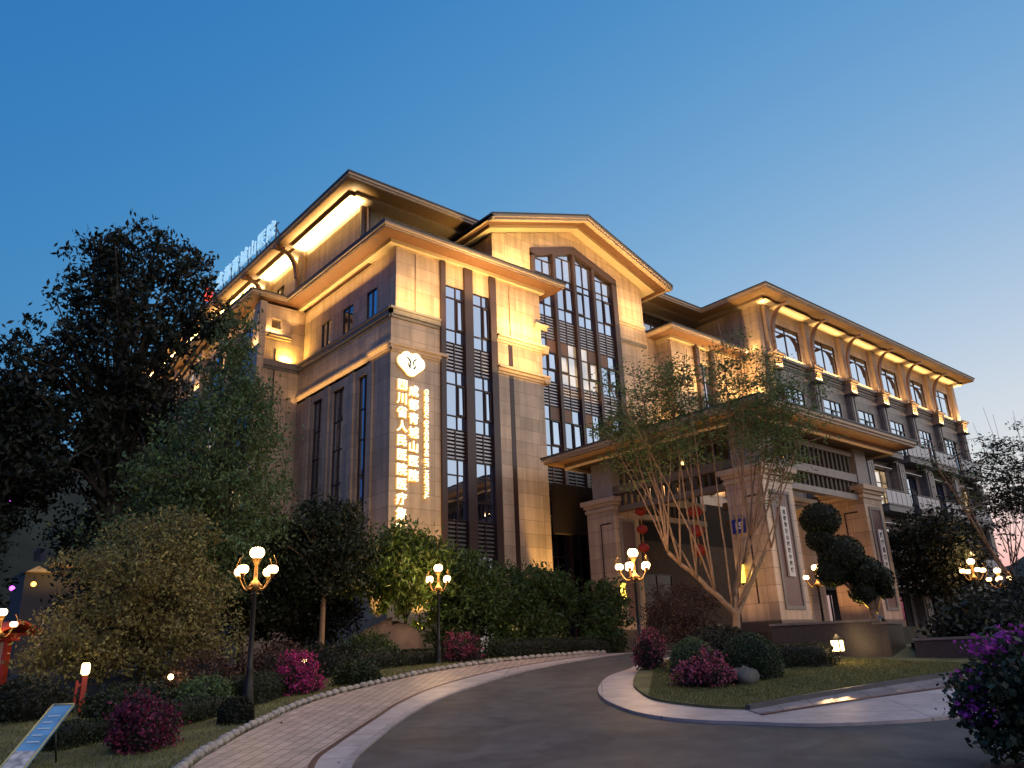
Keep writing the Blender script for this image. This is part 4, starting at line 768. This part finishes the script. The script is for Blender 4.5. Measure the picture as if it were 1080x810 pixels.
def np_mesh(name, V, F, m, parent, local=True, smooth=False):
    me = bpy.data.meshes.new(name); nv, nf = len(V), len(F); me.vertices.add(nv); me.vertices.foreach_set('co', V.astype(np.float32).ravel()); me.loops.add(nf*4); me.loops.foreach_set('vertex_index', F.astype(np.int32).ravel())
    me.polygons.add(nf); me.polygons.foreach_set('loop_start', np.arange(0, nf*4, 4, dtype=np.int32)); me.polygons.foreach_set('loop_total', np.full(nf, 4, dtype=np.int32)); me.update(calc_edges=True); return link(name, me, m, parent)
def blob_points(rng, blobs, n, shell=.55, rag=.18):
    w = np.array([b[3]*b[4]*b[5] for b in blobs])**(2/3); w /= w.sum(); out = []
    for b, k in zip(blobs, rng.multinomial(n, w)):
        d = rng.normal(size=(k, 3)); d /= np.linalg.norm(d, axis=1)[:, None]; r = shell+(1-shell)*rng.random((k, 1))**.6; r *= 1+rng.normal(size=(k, 1))*rag*.5
        out.append(np.array(b[:3])+d*r*np.array(b[3:6]))
    return np.concatenate(out)
def tree(name, loc, label, cat, blobs, nclump, per, leaf, lm, bark, trunk_r=.12, trunk_h=None, clump=.35, seed=1, group=None, aspect=.45, flat=0, shell=.45, limbs=40, droop=0, lean=(0, 0), zs=.7):
    """blobs are crown lobes relative to the base: cx,cy,cz,rx,ry,rz"""
    rng = np.random.default_rng(seed); t = thing(name, loc, label, cat, group); cen = blob_points(rng, blobs, nclump, shell)
    C = np.repeat(cen, per, 0)+rng.normal(size=(nclump*per, 3))*clump*rng.uniform(.5, 1.3, size=(nclump, 1)).repeat(per, 0)*np.array([1, 1, zs])*.6
    V, F = leaves(rng, C, len(C), leaf, aspect, flat, droop); np_mesh('crown', V, F, lm, t)
    mb = MB(); th = trunk_h or min(b[2] for b in blobs); top = np.array([b[:3] for b in blobs]).mean(0); tt = Vector((lean[0], lean[1], th)); ct = Vector(top)
    pts = [Vector((0, 0, -.1)), Vector((lean[0]*.3, lean[1]*.3, th*.4)), tt, tt.lerp(ct, .5), ct]; mb.tube(pts, [trunk_r*1.25, trunk_r, trunk_r*.85, trunk_r*.6, trunk_r*.3], 9)
    for i in rng.permutation(nclump)[:limbs]:
        e = Vector(cen[i]); u = rng.uniform(.0, .8); s = tt.lerp(ct, u) if e.z > tt.z else tt.lerp(Vector((0, 0, th*.6)), .5); m_ = s.lerp(e, .5)+Vector((0, 0, .12*(e-s).length)); mb.tube([s, m_, e], [trunk_r*.38, trunk_r*.2, trunk_r*.06], 5, False)
    mb.build('trunk', bark, t, local=True); return t
BARKD = mat('dark_bark', (.05, .04, .03), .85, noise=.3, bump=.8); BARKL = mat('pale_bark', (.30, .185, .105), .75, noise=.25, nscale=9, bump=.5)
LD = leafmat('dark_leaf', (.022, .027, .016)); LG = leafmat('grey_green_leaf', (.095, .145, .055)); LO = leafmat('olive_leaf', (.19, .175, .07)); LM = leafmat('mid_green_leaf', (.055, .095, .028)); LY = leafmat('fresh_green_leaf', (.08, .12, .022)); LR = leafmat('reddish_leaf', (.07, .038, .03)); LH = leafmat('hedge_leaf', (.028, .040, .015), .4, .1); LDT = leafmat('garden_tree_leaf', (.03, .04, .02))
# big dark broadleaf trees on the left
tree('broadleaf_tree', on(8.15, 34.5), 'tallest dark broadleaf tree, its crown against the sky left of the building', 'tree',
     [(0, 0, 13.6, 1.9, 1.9, 2.4), (-1.5, .5, 12.7, 1.2, 1.2, 2.2), (1.6, 0, 13.8, 1.1, 1.2, 1.6), (-.4, 0, 10.5, 2.8, 2.6, 2.6), (2.3, -.6, 12.0, 1.1, 1.2, .9), (-2.9, .5, 9.2, 2.2, 2, 1.9), (.6, 0, 7.4, 2.6, 2.6, 2.2), (-2.6, 0, 6.7, 3, 2.6, 1.9), (1.6, 0, 4.2, 2.4, 3, 2)], 760, 44, .26, LD, BARKD, .3, 4, .42, 11, shell=.3, limbs=90, aspect=.4, droop=.2).scale = (1.15, 1.15, 1.23)
tree('broadleaf_tree', on(4.3, 35.6), 'dark broadleaf tree cut by the left edge of the photo', 'tree',
     [(0, 0, 9.4, 1.7, 2, 1.8), (-1, 0, 7.2, 3, 2.5, 2.1), (-2.5, 0, 3.6, 1.5, 2.5, 2)], 420, 42, .27, LD, BARKD, .26, 3, .62, 12, shell=.35, limbs=60, droop=.2)
# grey-green pyramidal tree
tree('pyramidal_tree', on(8.05, 22.4), 'tall pointed grey green tree covering the left end of the facade', 'tree',
     [(.15, 0, 8.3, .5, .5, 1.1), (.1, 0, 7.2, 1.0, 1.0, 1.1), (.7, 0, 6.6, .8, .8, .9), (0, 0, 5.7, 1.7, 1.5, 1.3), (.1, 0, 4.2, 2.0, 1.8, 1.3), (-.2, 0, 2.9, 2.1, 1.9, 1.3), (-1.1, .2, 4.3, 1.3, 1.2, 1.1), (-1.5, .2, 3.0, 1.5, 1.3, 1.1)], 820, 46, .125, LG, BARKD, .16, 2.2, .38, 21, shell=.25, limbs=70).scale = (1.05, 1.05, 1.17)
tree('loose_shrub_tree', on(5.95, 20.4), 'broad loose olive green shrub tree beside the path lights', 'tree',
     [(.2, 0, 3.7, 1.1, 1.0, .7), (-.4, 0, 2.9, 1.7, 1.4, .9), (.4, 0, 2.2, 1.7, 1.5, .9), (-1.0, 0, 1.4, 1.6, 1.2, .9), (.6, 0, 1.1, 1.7, 1.2, .7), (-1.6, 0, .9, 1.2, 1.0, .6)], 640, 46, .105, LO, BARKD, .08, .9, .3, 22, shell=.3, limbs=60)
tree('dark_garden_tree', on(11.7, 22.9), 'dark rounded tree with a thin pale trunk left of the tower corner', 'tree',
     [(0, 0, 4.5, 1.1, 1.1, .7), (-.5, 0, 3.8, 1.5, 1.3, .9), (.6, 0, 3.4, 1.4, 1.3, 1.0), (0, 0, 2.6, 1.5, 1.3, .7)], 420, 40, .15, LDT, BARKL, .09, 1.9, .36, 23, shell=.3)
tree('dark_garden_tree', on(9.9, 24.6), 'dark tree filling the gap behind the first lamp post', 'tree', [(0, 0, 3.6, 1.9, 1.5, 1.2), (0, 0, 2.1, 2.0, 1.6, 1.0)], 330, 38, .16, LDT, BARKD, .1, 1.2, .38, 24, shell=.3)
tree('leafy_shrub', on(14.7, 22.9), 'shrub with lamp lit yellow green leaves below the glowing characters', 'shrub',
     [(-.1, 0, 2.7, 1.1, .9, .7), (.5, 0, 2.3, 1.0, .9, .8), (-.5, -.2, 1.8, 1.2, 1.0, .7)], 280, 36, .19, LY, BARKD, .06, .9, .34, 25, shell=.3, aspect=.35).scale = (1.15, 1.15, 1.3)
tree('leafy_shrub', on(17.5, 23.3), 'large dark leafy shrub in front of the tall tower windows', 'shrub', [(0, 0, 2.9, 1.3, 1.1, .8), (.3, 0, 2.0, 1.6, 1.3, 1.0), (-.4, 0, 1.2, 1.5, 1.3, .9)], 330, 38, .20, LM, BARKD, .07, .6, .36, 26, shell=.35, aspect=.33)
tree('leafy_shrub', on(20.3, 23.2), 'large dark leafy shrub beside the left portico pillar', 'shrub', [(0, 0, 2.6, 1.4, 1.2, .9), (.9, 0, 2.0, 1.5, 1.3, 1.0), (-.2, 0, 1.1, 1.8, 1.4, .9)], 360, 38, .20, LM, BARKD, .07, .6, .36, 27, shell=.35, aspect=.33)
tree('leafy_shrub', on(22.9, 21.6), 'low dark shrub touching the left side of the portico pillar', 'shrub', [(0, 0, 1.9, 1.0, .9, .8), (0, 0, .9, 1.2, 1.0, .7)], 150, 36, .19, LM, BARKD, .06, .5, .34, 28, shell=.3, aspect=.33)
tree('purple_leaf_shrub', on(21.2, 16.6), 'round dark reddish shrub in the portico opening behind the multi stem tree', 'shrub', [(0, 0, 1.3, 1.25, 1.1, .9), (-.5, 0, .8, 1.2, 1.0, .7)], 230, 40, .09, LR, BARKD, .06, .4, .26, 29, shell=.5)
tree('dark_garden_tree', on(37.6, 15.2), 'dark round tree in front of the lower balconies', 'tree', [(0, 0, 4.2, 2.0, 1.9, 1.3), (.6, 0, 3.0, 2.0, 1.9, 1.2)], 300, 40, .22, LD, BARKD, .14, 2.2, .5, 30, shell=.3, lean=(.6, 0))
tree('dark_garden_tree', on(24.9, 8.05), 'dark bush at the right edge beside the last lamp post', 'bush', [(0, 0, 1.1, .9, .8, .8)], 130, 38, .12, LD, BARKD, .05, .4, .3, 31, shell=.3)
tree('dark_garden_tree', on(12.6, 26.0), 'dark tree filling the corner between tower and west wing', 'tree', [(0, 0, 3.2, 2.2, 1.5, 1.3), (0, 0, 1.6, 2.4, 1.6, 1.2)], 330, 38, .17, LD, BARKD, .1, 1.0, .4, 34, shell=.3)
tree('dark_garden_tree', on(7.6, 25.6), 'dark tree mass behind the olive shrub tree', 'tree', [(0, 0, 3.0, 2.6, 1.5, 1.3), (.3, 0, 1.4, 2.8, 1.6, 1.2)], 360, 38, .17, LD, BARKD, .1, 1.0, .4, 35, shell=.3)
tree('dark_garden_tree', on(9.0, 36.5), 'dark undergrowth tree below the tallest crown, right of the far house', 'tree', [(0, 0, 5.0, 2.6, 2, 2.0), (.5, 0, 2.5, 2.6, 2, 1.5)], 300, 40, .22, LD, BARKD, .15, 2.0, .5, 36, shell=.3)
tree('dark_garden_tree', on(2.9, 33.0), 'dark undergrowth tree at the left edge behind the notice board', 'tree', [(-.5, 0, 4.6, 2.2, 2, 1.7), (-.5, 0, 2.4, 2.4, 2, 1.5)], 300, 40, .22, LD, BARKD, .15, 2.0, .5, 37, shell=.3)
# multi-stem tree in front of the portico
def fan_tree(name, loc, label, stems, trunk, r0, lm, bark, spray, per, leaf, seed, axis, twist=.5, cat='tree', lowmin=.55):
    rng = np.random.default_rng(seed); t = thing(name, loc, label, cat); ax = Vector(axis); mb = MB(); cen = []
    tk = [ax*u+Vector((0, 0, z)) for u, z in trunk]; mb.tube([tk[0]-Vector((0, 0, .1))]+tk, [r0*1.3]+[r0*(1-.25*i/len(tk)) for i in range(len(tk))], 10)
    dp = Vector((-ax.y, ax.x, 0))
    for (su, sz), (mu, mz), (eu, ez) in stems:
        dd = rng.uniform(-1, 1)*twist; a = ax*su+Vector((0, 0, sz)); m = ax*mu+Vector((0, 0, mz))+dp*dd*.35; e = ax*eu+Vector((0, 0, ez))+dp*dd
        P = [];
        for k in range(13):
            u = k/12; p = a*(1-u)**2+m*2*u*(1-u)+e*u*u; p = p+Vector(rng.normal(size=3)*.03*u); P.append(p)
        big = ez < 4; mb.tube(P, [r0*(.60-.22*k/12 if big else .21*(1-.72*k/12)) for k in range(13)], 7)
        if big: continue
        for k in range(int(per[0])):
            u = rng.uniform(lowmin, 1.0); p = P[int(u*12)]; q = p+Vector((rng.normal()*.55, rng.normal()*.55, rng.uniform(.0, .55)))*spray; mb.tube([p, p.lerp(q, .5)+Vector((0, 0, .08)), q], [.014, .009, .004], 4, False); cen.append(q); cen.append(p.lerp(q, .6))
    mb.build('trunk', bark, t, local=True); cen = np.array([tuple(c) for c in cen]); n = per[1]; C = np.repeat(cen, n, 0)+rng.normal(size=(len(cen)*n, 3))*np.array([.24, .24, .085])*spray; V, F = leaves(rng, C, len(C), leaf, .38, .45); np_mesh('crown', V, F, lm, t); return t
# stems given as (offset across, height)
RX = (r_.x, r_.y, 0); 
rng0 = np.random.default_rng(9); stems = []
LL = [(-.1, 1.25), (-.55, 1.75), (-1.05, 2.2), (-1.5, 2.6), (-1.85, 3.0)]; RR = [(.05, 1.3), (.2, 1.9), (.42, 2.6), (.75, 3.4)]
SH, SZ = .4, .75
for eu, ez in ((-4.1, 7.0), (-3.6, 8.0), (-3.1, 7.5), (-3.9, 6.4), (-2.6, 8.4), (-2.2, 7.6), (-1.8, 8.5), (-1.3, 8.0), (-.9, 8.9), (-.5, 8.3)):
    eu += SH; ez += SZ; a = LL[int(rng0.integers(1, 5))] if eu < -1.6 else LL[int(rng0.integers(0, 3))]; stems.append((a, (a[0]+(eu-a[0])*.35, a[1]+(ez-a[1])*.42+rng0.uniform(-.3, .3)), (eu, ez)))
for eu, ez in ((-3.8, 7.7), (-3.3, 6.9), (-2.9, 8.1), (-2.0, 8.2), (-1.5, 7.4), (-1.1, 8.6)):
    eu += SH; ez += SZ; a = LL[int(rng0.integers(0, 5))]; stems.append((a, (a[0]+(eu-a[0])*.3, a[1]+(ez-a[1])*.45), (eu, ez)))
for eu, ez in ((.4, 8.0), (.8, 8.3), (1.6, 8.9), (2.1, 8.1), (-.2, 9.0), (.2, 9.6), (.6, 8.8), (1.0, 9.2), (1.4, 8.3), (1.8, 8.4), (2.3, 7.6), (2.9, 7.2), (2.6, 6.6), (1.9, 7.2)):
    eu += SH; ez += SZ; a = RR[int(rng0.integers(0, 4))]; stems.append((a, (a[0]+(eu-a[0])*.55+.1, a[1]+(ez-a[1])*.4), (eu, ez)))
stems += [((0, 1.1), (-.5, 1.75), (-1.85, 3.0)), ((0, 1.1), (.1, 2.0), (.75, 3.4)), ((0, 1.1), (.35, 1.5), (1.3, 3.0)), ((1.3, 3.0), (1.9, 4.4), (2.4, 7.0)), ((1.3, 3.0), (1.3, 5), (1.7, 8))]
fan_tree('multi_stem_tree', on(20.6, 14.2), 'pale multi stem tree with feathery leaves fanning out in front of the portico', stems, [(0, 0), (-.06, .6), (0, 1.2)], .16, leafmat('feathery_leaf', (.15, .21, .07), .5, .35), BARKL, .9, (14, 26), .115, 41, RX, .8, lowmin=.6)
for (x, y), lab, k, sc in (((43.6, 13.0), 'slender feathery tree at the far right against the pale sky', 42, 1), ((46.5, 12.6), 'second slender feathery tree touching the right edge of the photo', 43, 1.05), ((40.6, 13.2), 'slender feathery tree just right of the building end', 45, .8)):
    rng = np.random.default_rng(k); st = []
    for i in range(11):
        e = rng.uniform(-2.6, 2.6); st.append(((e*.1, 2+rng.uniform(0, 2)), (e*.7, 5), (e, rng.uniform(7, 11)*sc)))
    fan_tree('slender_tree', on(x, y), lab, st, [(0, 0), (.1, 1.5), (0, 3)], .11, LD, BARKD, 1.15, (11, 11), .2, k, RX, 1.2)
st = [((.1*i-.1, 2), (-.9-.25*i, 4.5+.3*i), (-1.6-.3*i, 6.8+.5*i)) for i in range(4)]
fan_tree('slender_tree', on(35.3, 11.6), 'leaning bare trunked tree by the right wing with grey bark', st, [(0, 0), (-.35, 1.4), (-.5, 2.2)], .17, LM, BARKL, 1.0, (5, 9), .17, 44, RX, .5)
# cloud-pruned tree
t = thing('cloud_pruned_tree', on(24.25, 11.85, .35), 'dark cloud pruned tree with stacked clipped balls, its trunk lit yellow', 'tree'); t.scale = (.93,)*3; rng = np.random.default_rng(5); Vs = []; cores = []; mb = MB(); rx = Vector(RX).normalized()
for (u, z, r) in ((-1.25, 3.75, .68), (-1.35, 3.1, .5), (-.75, 2.55, .78), (-1.15, 2.0, .55), (-.15, 2.0, .65), (.35, 1.75, .5), (-.25, 1.35, .45), (.5, 1.35, .3)):
    c = np.array([rx.x*u, rx.y*u, z]); n = int(4200*r*r); d = rng.normal(size=(n, 3)); d /= np.linalg.norm(d, axis=1)[:, None]; C = c+d*r*(1-.12*rng.random((n, 1)))*np.array([1, 1, .86]); V, F = leaves(rng, C, n, .085, .6); Vs.append(V); mb.tube([(rx.x*.05, rx.y*.05, .7), (rx.x*u*.5, rx.y*u*.5, .75+z*.35), (c[0], c[1], z)], [.09, .06, .03], 7)
    cores.append((c, r))
V = np.concatenate(Vs); np_mesh('crown', V, np.arange(len(V)).reshape(-1, 4), LH, t); cm = MB(); [cm.ball(tuple(c), r*.86, 14, .86) for c, r in cores]; cm.build('dark_core', mat('dark_core_fill', (.012, .013, .008), .9), t, local=True); mb.tube([(0, 0, -.1), (.1, -.05, .3), (-.03, .05, .7), (0, 0, 1.1)], [.14, .1, .11, .09], 9); mb.build('trunk', BARKL, t, local=True)  # solid near-black balls added inside the leaf shells so they read opaque
# clipped balls, hedges: a solid near-black core added inside a dense skin of leaves
def clipped(name, loc, label, dims, n, lm=None, seed=1, cat='shrub', boxy=False, leaf=.05, rot=0, group=None, flowers=None, rag=.0):
    rng = np.random.default_rng(seed); t = thing(name, loc, label, cat, group); a, b, h = dims
    d = rng.normal(size=(n, 3)); d[:, 2] = np.abs(d[:, 2])*1.0-.35; d /= np.linalg.norm(d, axis=1)[:, None]
    if boxy: k = np.power((np.abs(d)**6).sum(1), 1/6)[:, None]; d = d/k
    am = 3.2 if flowers else 1.0; lump = 1+am*(.035*np.sin(d[:, 0:1]*5+seed)+.03*np.sin(d[:, 1:2]*7+seed)+.03*np.sin(d[:, 2:3]*6+seed*2)); C = d*lump*np.array([a, b, h/1.35])*(1+rng.normal(size=(n, 1))*(.03+rag)); C[:, 2] += h*.35/1.35
    cr, sr_ = c_(rot), s_(rot); C = np.stack([C[:, 0]*cr-C[:, 1]*sr_, C[:, 0]*sr_+C[:, 1]*cr, np.maximum(C[:, 2], .01)], 1)
    V, F = leaves(rng, C, n, leaf, .6); np_mesh('foliage', V, F, lm or LH, t); mb = MB(); mb.smooth = True; nn = 16; vs = []
    for i in range(9):
        ph = -.36+(math.pi/2+.36)*i/8
        for j in range(nn):
            th = 2*math.pi*j/nn; p = np.array([c_(ph)*c_(th), c_(ph)*s_(th), s_(ph)]); 
            if boxy: p = p/np.power((np.abs(p)**6).sum(), 1/6)
            p = p*np.array([a, b, h/1.35])*(.72 if flowers else .9); p[2] = max(-.05, p[2]+h*.35/1.35*.9); vs.append((p[0]*cr-p[1]*sr_, p[0]*sr_+p[1]*cr, p[2]))
    mb.add(vs, [(i*nn+j, i*nn+(j+1) % nn, (i+1)*nn+(j+1) % nn, (i+1)*nn+j) for i in range(8) for j in range(nn)]); mb.build('dark_core', mat('dark_core_fill', (.012, .013, .008), .9), t, local=True)
    if flowers:
        fm, fn, fs = flowers; d = rng.normal(size=(fn//14+1, 3)); d[:, 2] = np.abs(d[:, 2])-.2; d /= np.linalg.norm(d, axis=1)[:, None]; lf = 1+3.2*(.035*np.sin(d[:, 0:1]*5+seed)+.03*np.sin(d[:, 1:2]*7+seed)+.03*np.sin(d[:, 2:3]*6+seed*2))+rng.normal(size=(len(d), 1))*.08; C = np.repeat(d*lf*np.array([a, b, h/1.35])*1.04, 14, 0)[:fn]+rng.normal(size=(fn, 3))*.055; C[:, 2] += h*.35/1.35
        C = np.stack([C[:, 0]*cr-C[:, 1]*sr_, C[:, 0]*sr_+C[:, 1]*cr, np.maximum(C[:, 2], .03)], 1); V, F = leaves(rng, C, fn, fs, .8); np_mesh('flowers', V, F, fm, t)
    return t
MAG = leafmat('magenta_petal', (.21, .03, .085), .35, .35); PNK = leafmat('pink_petal', (.34, .07, .13), .35, .35); PUR = leafmat('violet_petal', (.42, .06, .42), .4, .35); LDK = leafmat('purple_green_leaf', (.04, .025, .025))
clipped('flowering_azalea', on(4.05, 13.75), 'large magenta azalea in the left foreground lawn', (.40, .40, .82), 2600, LDK, 3, 'azalea', leaf=.06, flowers=(MAG, 2300, .055), rag=.12)
clipped('flowering_azalea', on(8.35, 17.5), 'bright magenta azalea with a light behind it at the lawn edge', (.42, .4, .78), 1800, LDK, 4, 'azalea', leaf=.06, flowers=(leafmat('bright_magenta_petal', (.45, .04, .2), .3, .35), 2400, .055), rag=.06)
clipped('flowering_azalea', on(15.0, 20.2), 'pink azalea at the foot of the second lamp post', (.5, .4, .8), 1600, LDK, 5, 'azalea', leaf=.07, flowers=(PNK, 1100, .065), rag=.07)
clipped('flowering_azalea', on(15.55, 13.35, .085), 'tall pink azalea at the island tip in front of the lamp post', (.32, .3, .9), 1900, LDK, 6, 'azalea', leaf=.06, flowers=(PNK, 900, .05), rag=.08)
clipped('flowering_azalea', on(13.95, 10.5, .085), 'wide pink azalea before the clipped balls on the island', (.52, .38, .56), 2400, LDK, 7, 'azalea', leaf=.06, rot=-.7, flowers=(leafmat('rose_petal', (.42, .10, .17), .35, .35), 2000, .055), rag=.1)
clipped('clipped_ball_shrub', on(15.5, 12.0, .085), 'middle sized clipped green ball nearest the multi stem tree', (.52, .52, .74), 9000, leafmat('ball_leaf', (.085, .125, .05), .4, .1), 8, leaf=.045)
clipped('clipped_ball_shrub', on(15.55, 10.45, .085), 'largest dark clipped ball right of the pink azalea', (.62, .62, .9), 9500, leafmat('deep_ball_leaf', (.045, .068, .026), .4, .1), 9, leaf=.045)
clipped('clipped_ball_shrub', on(17.3, 12.55, .085), 'wide low dark clipped shrub behind the two balls', (1.0, .75, .9), 9500, leafmat('brown_green_leaf', (.035, .032, .018), .4, .1), 10, leaf=.06, rot=-.7)
clipped('clipped_hedge', on(17.5, 10.75, .085), 'low boxy hedge behind the largest clipped ball', (.95, .35, .50), 6000, leafmat('box_leaf', (.05, .055, .02), .4, .1), 11, 'hedge', True, .045, -.72)
clipped('clipped_ball_shrub', on(6.0, 14.9), 'small dark ball shrub against the edging stones', (.30, .30, .48), 3200, LD, 12, leaf=.05)
clipped('clipped_hedge', on(5.35, 15.75), 'dark low hedge running right behind the large azalea', (1.35, .3, .42), 7000, LH, 13, 'hedge', True, .05, .62)
clipped('clipped_hedge', on(3.55, 15.2), 'short dark hedge left of the large azalea', (.65, .32, .36), 3600, LH, 14, 'hedge', True, .05, .5)
clipped('clipped_hedge', on(7.6, 17.4), 'dark hedge behind the first lamp post', (1.1, .35, .55), 5000, LH, 15, 'hedge', True, .055, .75)
clipped('clipped_hedge', on(12.4, 20.9), 'long low hedge along the planting under the tower', (3.4, .4, .5), 9500, LH, 16, 'hedge', True, .07, .25)
clipped('clipped_hedge', on(19.5, 20.9), 'low hedge between the pavement and the large shrubs', (3.0, .45, .55), 8500, LH, 17, 'hedge', True, .07, .03)
for x, y, a, h, lm, lab, k in ((6.6, 18.4, .75, .9, LR, 'low reddish shrub under the olive shrub tree', 51), (8.9, 19.6, .9, .9, LR, 'reddish shrub right of the first lamp post', 52), (4.9, 17.3, .8, .6, LH, 'dark mound shrub beside the red post light', 53), (3.4, 19.0, .7, .7, LD, 'dark shrub in front of the notice board', 54), (10.6, 20.2, .9, .75, LD, 'dark shrub below the thin pale trunk', 55), (6.2, 17.0, .55, .6, LG, 'small grey green shrub behind the dark hedge', 56), (12.9, 22.2, .9, .9, LM, 'leafy shrub before the boulder', 57), (2.2, 24.5, 1.4, 1.5, LD, 'dark shrub mass behind the notice board', 58), (10.1, 17.9, .5, .5, LH, 'small mound shrub right of the bright azalea', 59)):
    clipped('garden_shrub', on(x, y), lab, (a, a*.8, h), 3600, lm, k, leaf=.085, rag=.12)
t = clipped('garden_shrub', on(23.0, 8.3, .35), 'spreading dark cycad like shrub on the right planter', (1.3, 1.0, 1.0), 4200, LD, 61, leaf=.16, rag=.22)
# boulders
def boulder(name, loc, label, r, m, seed):
    R = random.Random(seed); mb = MB(); mb.smooth = True; n = 12; vs = []
    for i in range(8):
        ph = -math.pi/2+math.pi*i/7
        for j in range(n): th = 2*math.pi*j/n; k = 1+.16*s_(3*th+seed)+.1*s_(5*ph+2*th); vs.append((r[0]*c_(ph)*c_(th)*k, r[1]*c_(ph)*s_(th)*k, r[2]*(s_(ph)*k*.9+.35)))
    mb.add(vs, [(i*n+j, i*n+(j+1) % n, (i+1)*n+(j+1) % n, (i+1)*n+j) for i in range(7) for j in range(n)]); o = mb.build(name, m, None, local=True); o.location = loc; return tag(o, label, 'boulder')
boulder('boulder', on(14.65, 10.1, .1), 'smooth grey boulder lying against the largest clipped ball', (.4, .26, .24), mat('grey_boulder', (.075, .075, .07), .75, noise=.3, nscale=5, bump=.6), 2)
boulder('boulder', on(14.0, 22.6), 'brown rock slab standing in the planting under the tower', (1.3, .5, .95), mat('brown_boulder', (.13, .085, .06), .8, noise=.3, nscale=3, bump=.8), 5)
# bougainvillea in the right foreground
rng = np.random.default_rng(77); t = thing('bougainvillea', on(11.08, 3.72), 'purple flowering bougainvillea in the right foreground corner', 'flowering shrub'); t.scale = (1.08, 1.08, 1.0)
bl = [(0, 0, .95, .62, .6, .50), (.1, -.5, 1.0, .6, .6, .5), (-.2, .25, .6, .5, .5, .5), (.0, -.2, .35, .6, .6, .4)]
cen = blob_points(rng, bl, 330, .35); C = np.repeat(cen, 26, 0)+rng.normal(size=(330*26, 3))*.085; V, F = leaves(rng, C, len(C), .085, .7); np_mesh('foliage', V, F, leafmat('broad_leaf', (.045, .065, .035), .4, .25), t)
fc = np.array([(-.35, .2, 1.32), (-.15, .05, 1.40), (.1, -.2, 1.45), (.25, -.4, 1.42), (-.45, .42, .62), (-.3, .3, .95), (.0, -.35, 1.15), (.3, -.6, 1.3), (-.05, .1, 1.22)]); C = np.repeat(fc, 110, 0)+rng.normal(size=(990, 3))*np.array([.12, .12, .07]); V, F = leaves(rng, C, len(C), .065, .8); np_mesh('flowers', V, F, PUR, t)
mb = MB()
for i in range(24): e = Vector(cen[i]); mb.tube([(0, 0, -.05), (e.x*.4, e.y*.4, e.z*.6), tuple(e)], [.018, .011, .004], 5)
mb.build('stem', BARKD, t, local=True)
# small lawn lights among the planting
for i, (x, y, z, lab) in enumerate(((8.75, 17.95, .62, 'small warm light glowing just above the bright magenta azalea'), (5.85, 18.2, .55, 'tiny warm light among the dark shrubs behind the hedge'), (20.9, 22.0, .35, 'small yellow light low in the shrubs by the pillar'))):
    t = thing('garden_light', on(x, y), lab, 'garden light'); mb = MB(); mb.tube([(0, 0, -.05), (0, 0, z)], .02, 6); mb.build('stake', IRON, t, local=True); mb = MB(); mb.ball((0, 0, z+.05), .06, 10); mb.build('globe', LANT, t, local=True); point(t, (.1, -.2, z+.1), 2.2, (1, .6, .2), .05, True)
spot(B, (20.0, 24.9, 1.6), (19.9, 23.6, 3.4), 260, 80, (1, .75, .12)); spot(B, (15.2, 24.6, 1.6), (14.8, 23.2, 3.4), 420, 90, (1, .68, .12))
# grass blades
def grass(poly, n, dz, seed, name='grass'):
    rng = np.random.default_rng(seed); P = np.array(poly); lo, hi = P.min(0), P.max(0); pts = rng.random((int(n*2.5), 2))*(hi-lo)+lo; ins = np.zeros(len(pts), bool); j = len(P)-1
    for i in range(len(P)):
        c = ((P[i, 1] > pts[:, 1]) != (P[j, 1] > pts[:, 1])) & (pts[:, 0] < (P[j, 0]-P[i, 0])*(pts[:, 1]-P[i, 1])/(P[j, 1]-P[i, 1]+1e-12)+P[i, 0]); ins ^= c; j = i
    pts = pts[ins][:n]; k = len(pts); tt = np.clip((pts[:, 0]*c_(YAW)+pts[:, 1]*s_(YAW)-7)/20, 0, 1); z = 1.5*(tt*tt*(3-2*tt)*.5+tt*.5)+dz; b = np.c_[pts, z]; a = rng.random(k)*6.28; w = np.c_[np.cos(a), np.sin(a), np.zeros(k)]*.006; h = rng.uniform(.02, .05, k)[:, None]; l = rng.normal(size=(k, 3))*.012; l[:, 2] = 0
    V = np.stack([b-w, b+w, b+w*.5+l+np.c_[np.zeros(k), np.zeros(k), h], b-w*.5+l+np.c_[np.zeros(k), np.zeros(k), h]], 1).reshape(-1, 3); o = np_mesh(name, V, np.arange(4*k).reshape(-1, 4), leafmat('grass_blade', (.17, .17, .055), .4, .2), None); tag(o, kind='stuff')
grass(LAWNL, 60000, .04, 1); grass([p for p in ISI[40:-1]]+DK[:14]+[(20, 7.3), (19.4, 12.5), (17.4, 14.2), (16, 13.6)], 45000, .095, 2)

rng = np.random.default_rng(31); k = 260; ii = rng.integers(14, len(EDGE)-6, k); e = np.array(EDGE)[ii]; q = np.array(KERB)[np.minimum(ii, len(KERB)-1)]; u = rng.random((k, 1))**2; p2 = e*(1-u)+q*u; C = np.array([(x, y, H(x, y)+.045) for x, y in p2]); V, F = leaves(rng, C, k, .05, .6, .97)
tag(np_mesh('fallen_leaves', V, F, leafmat('dry_leaf', (.20, .12, .04), .5), None), kind='stuff')
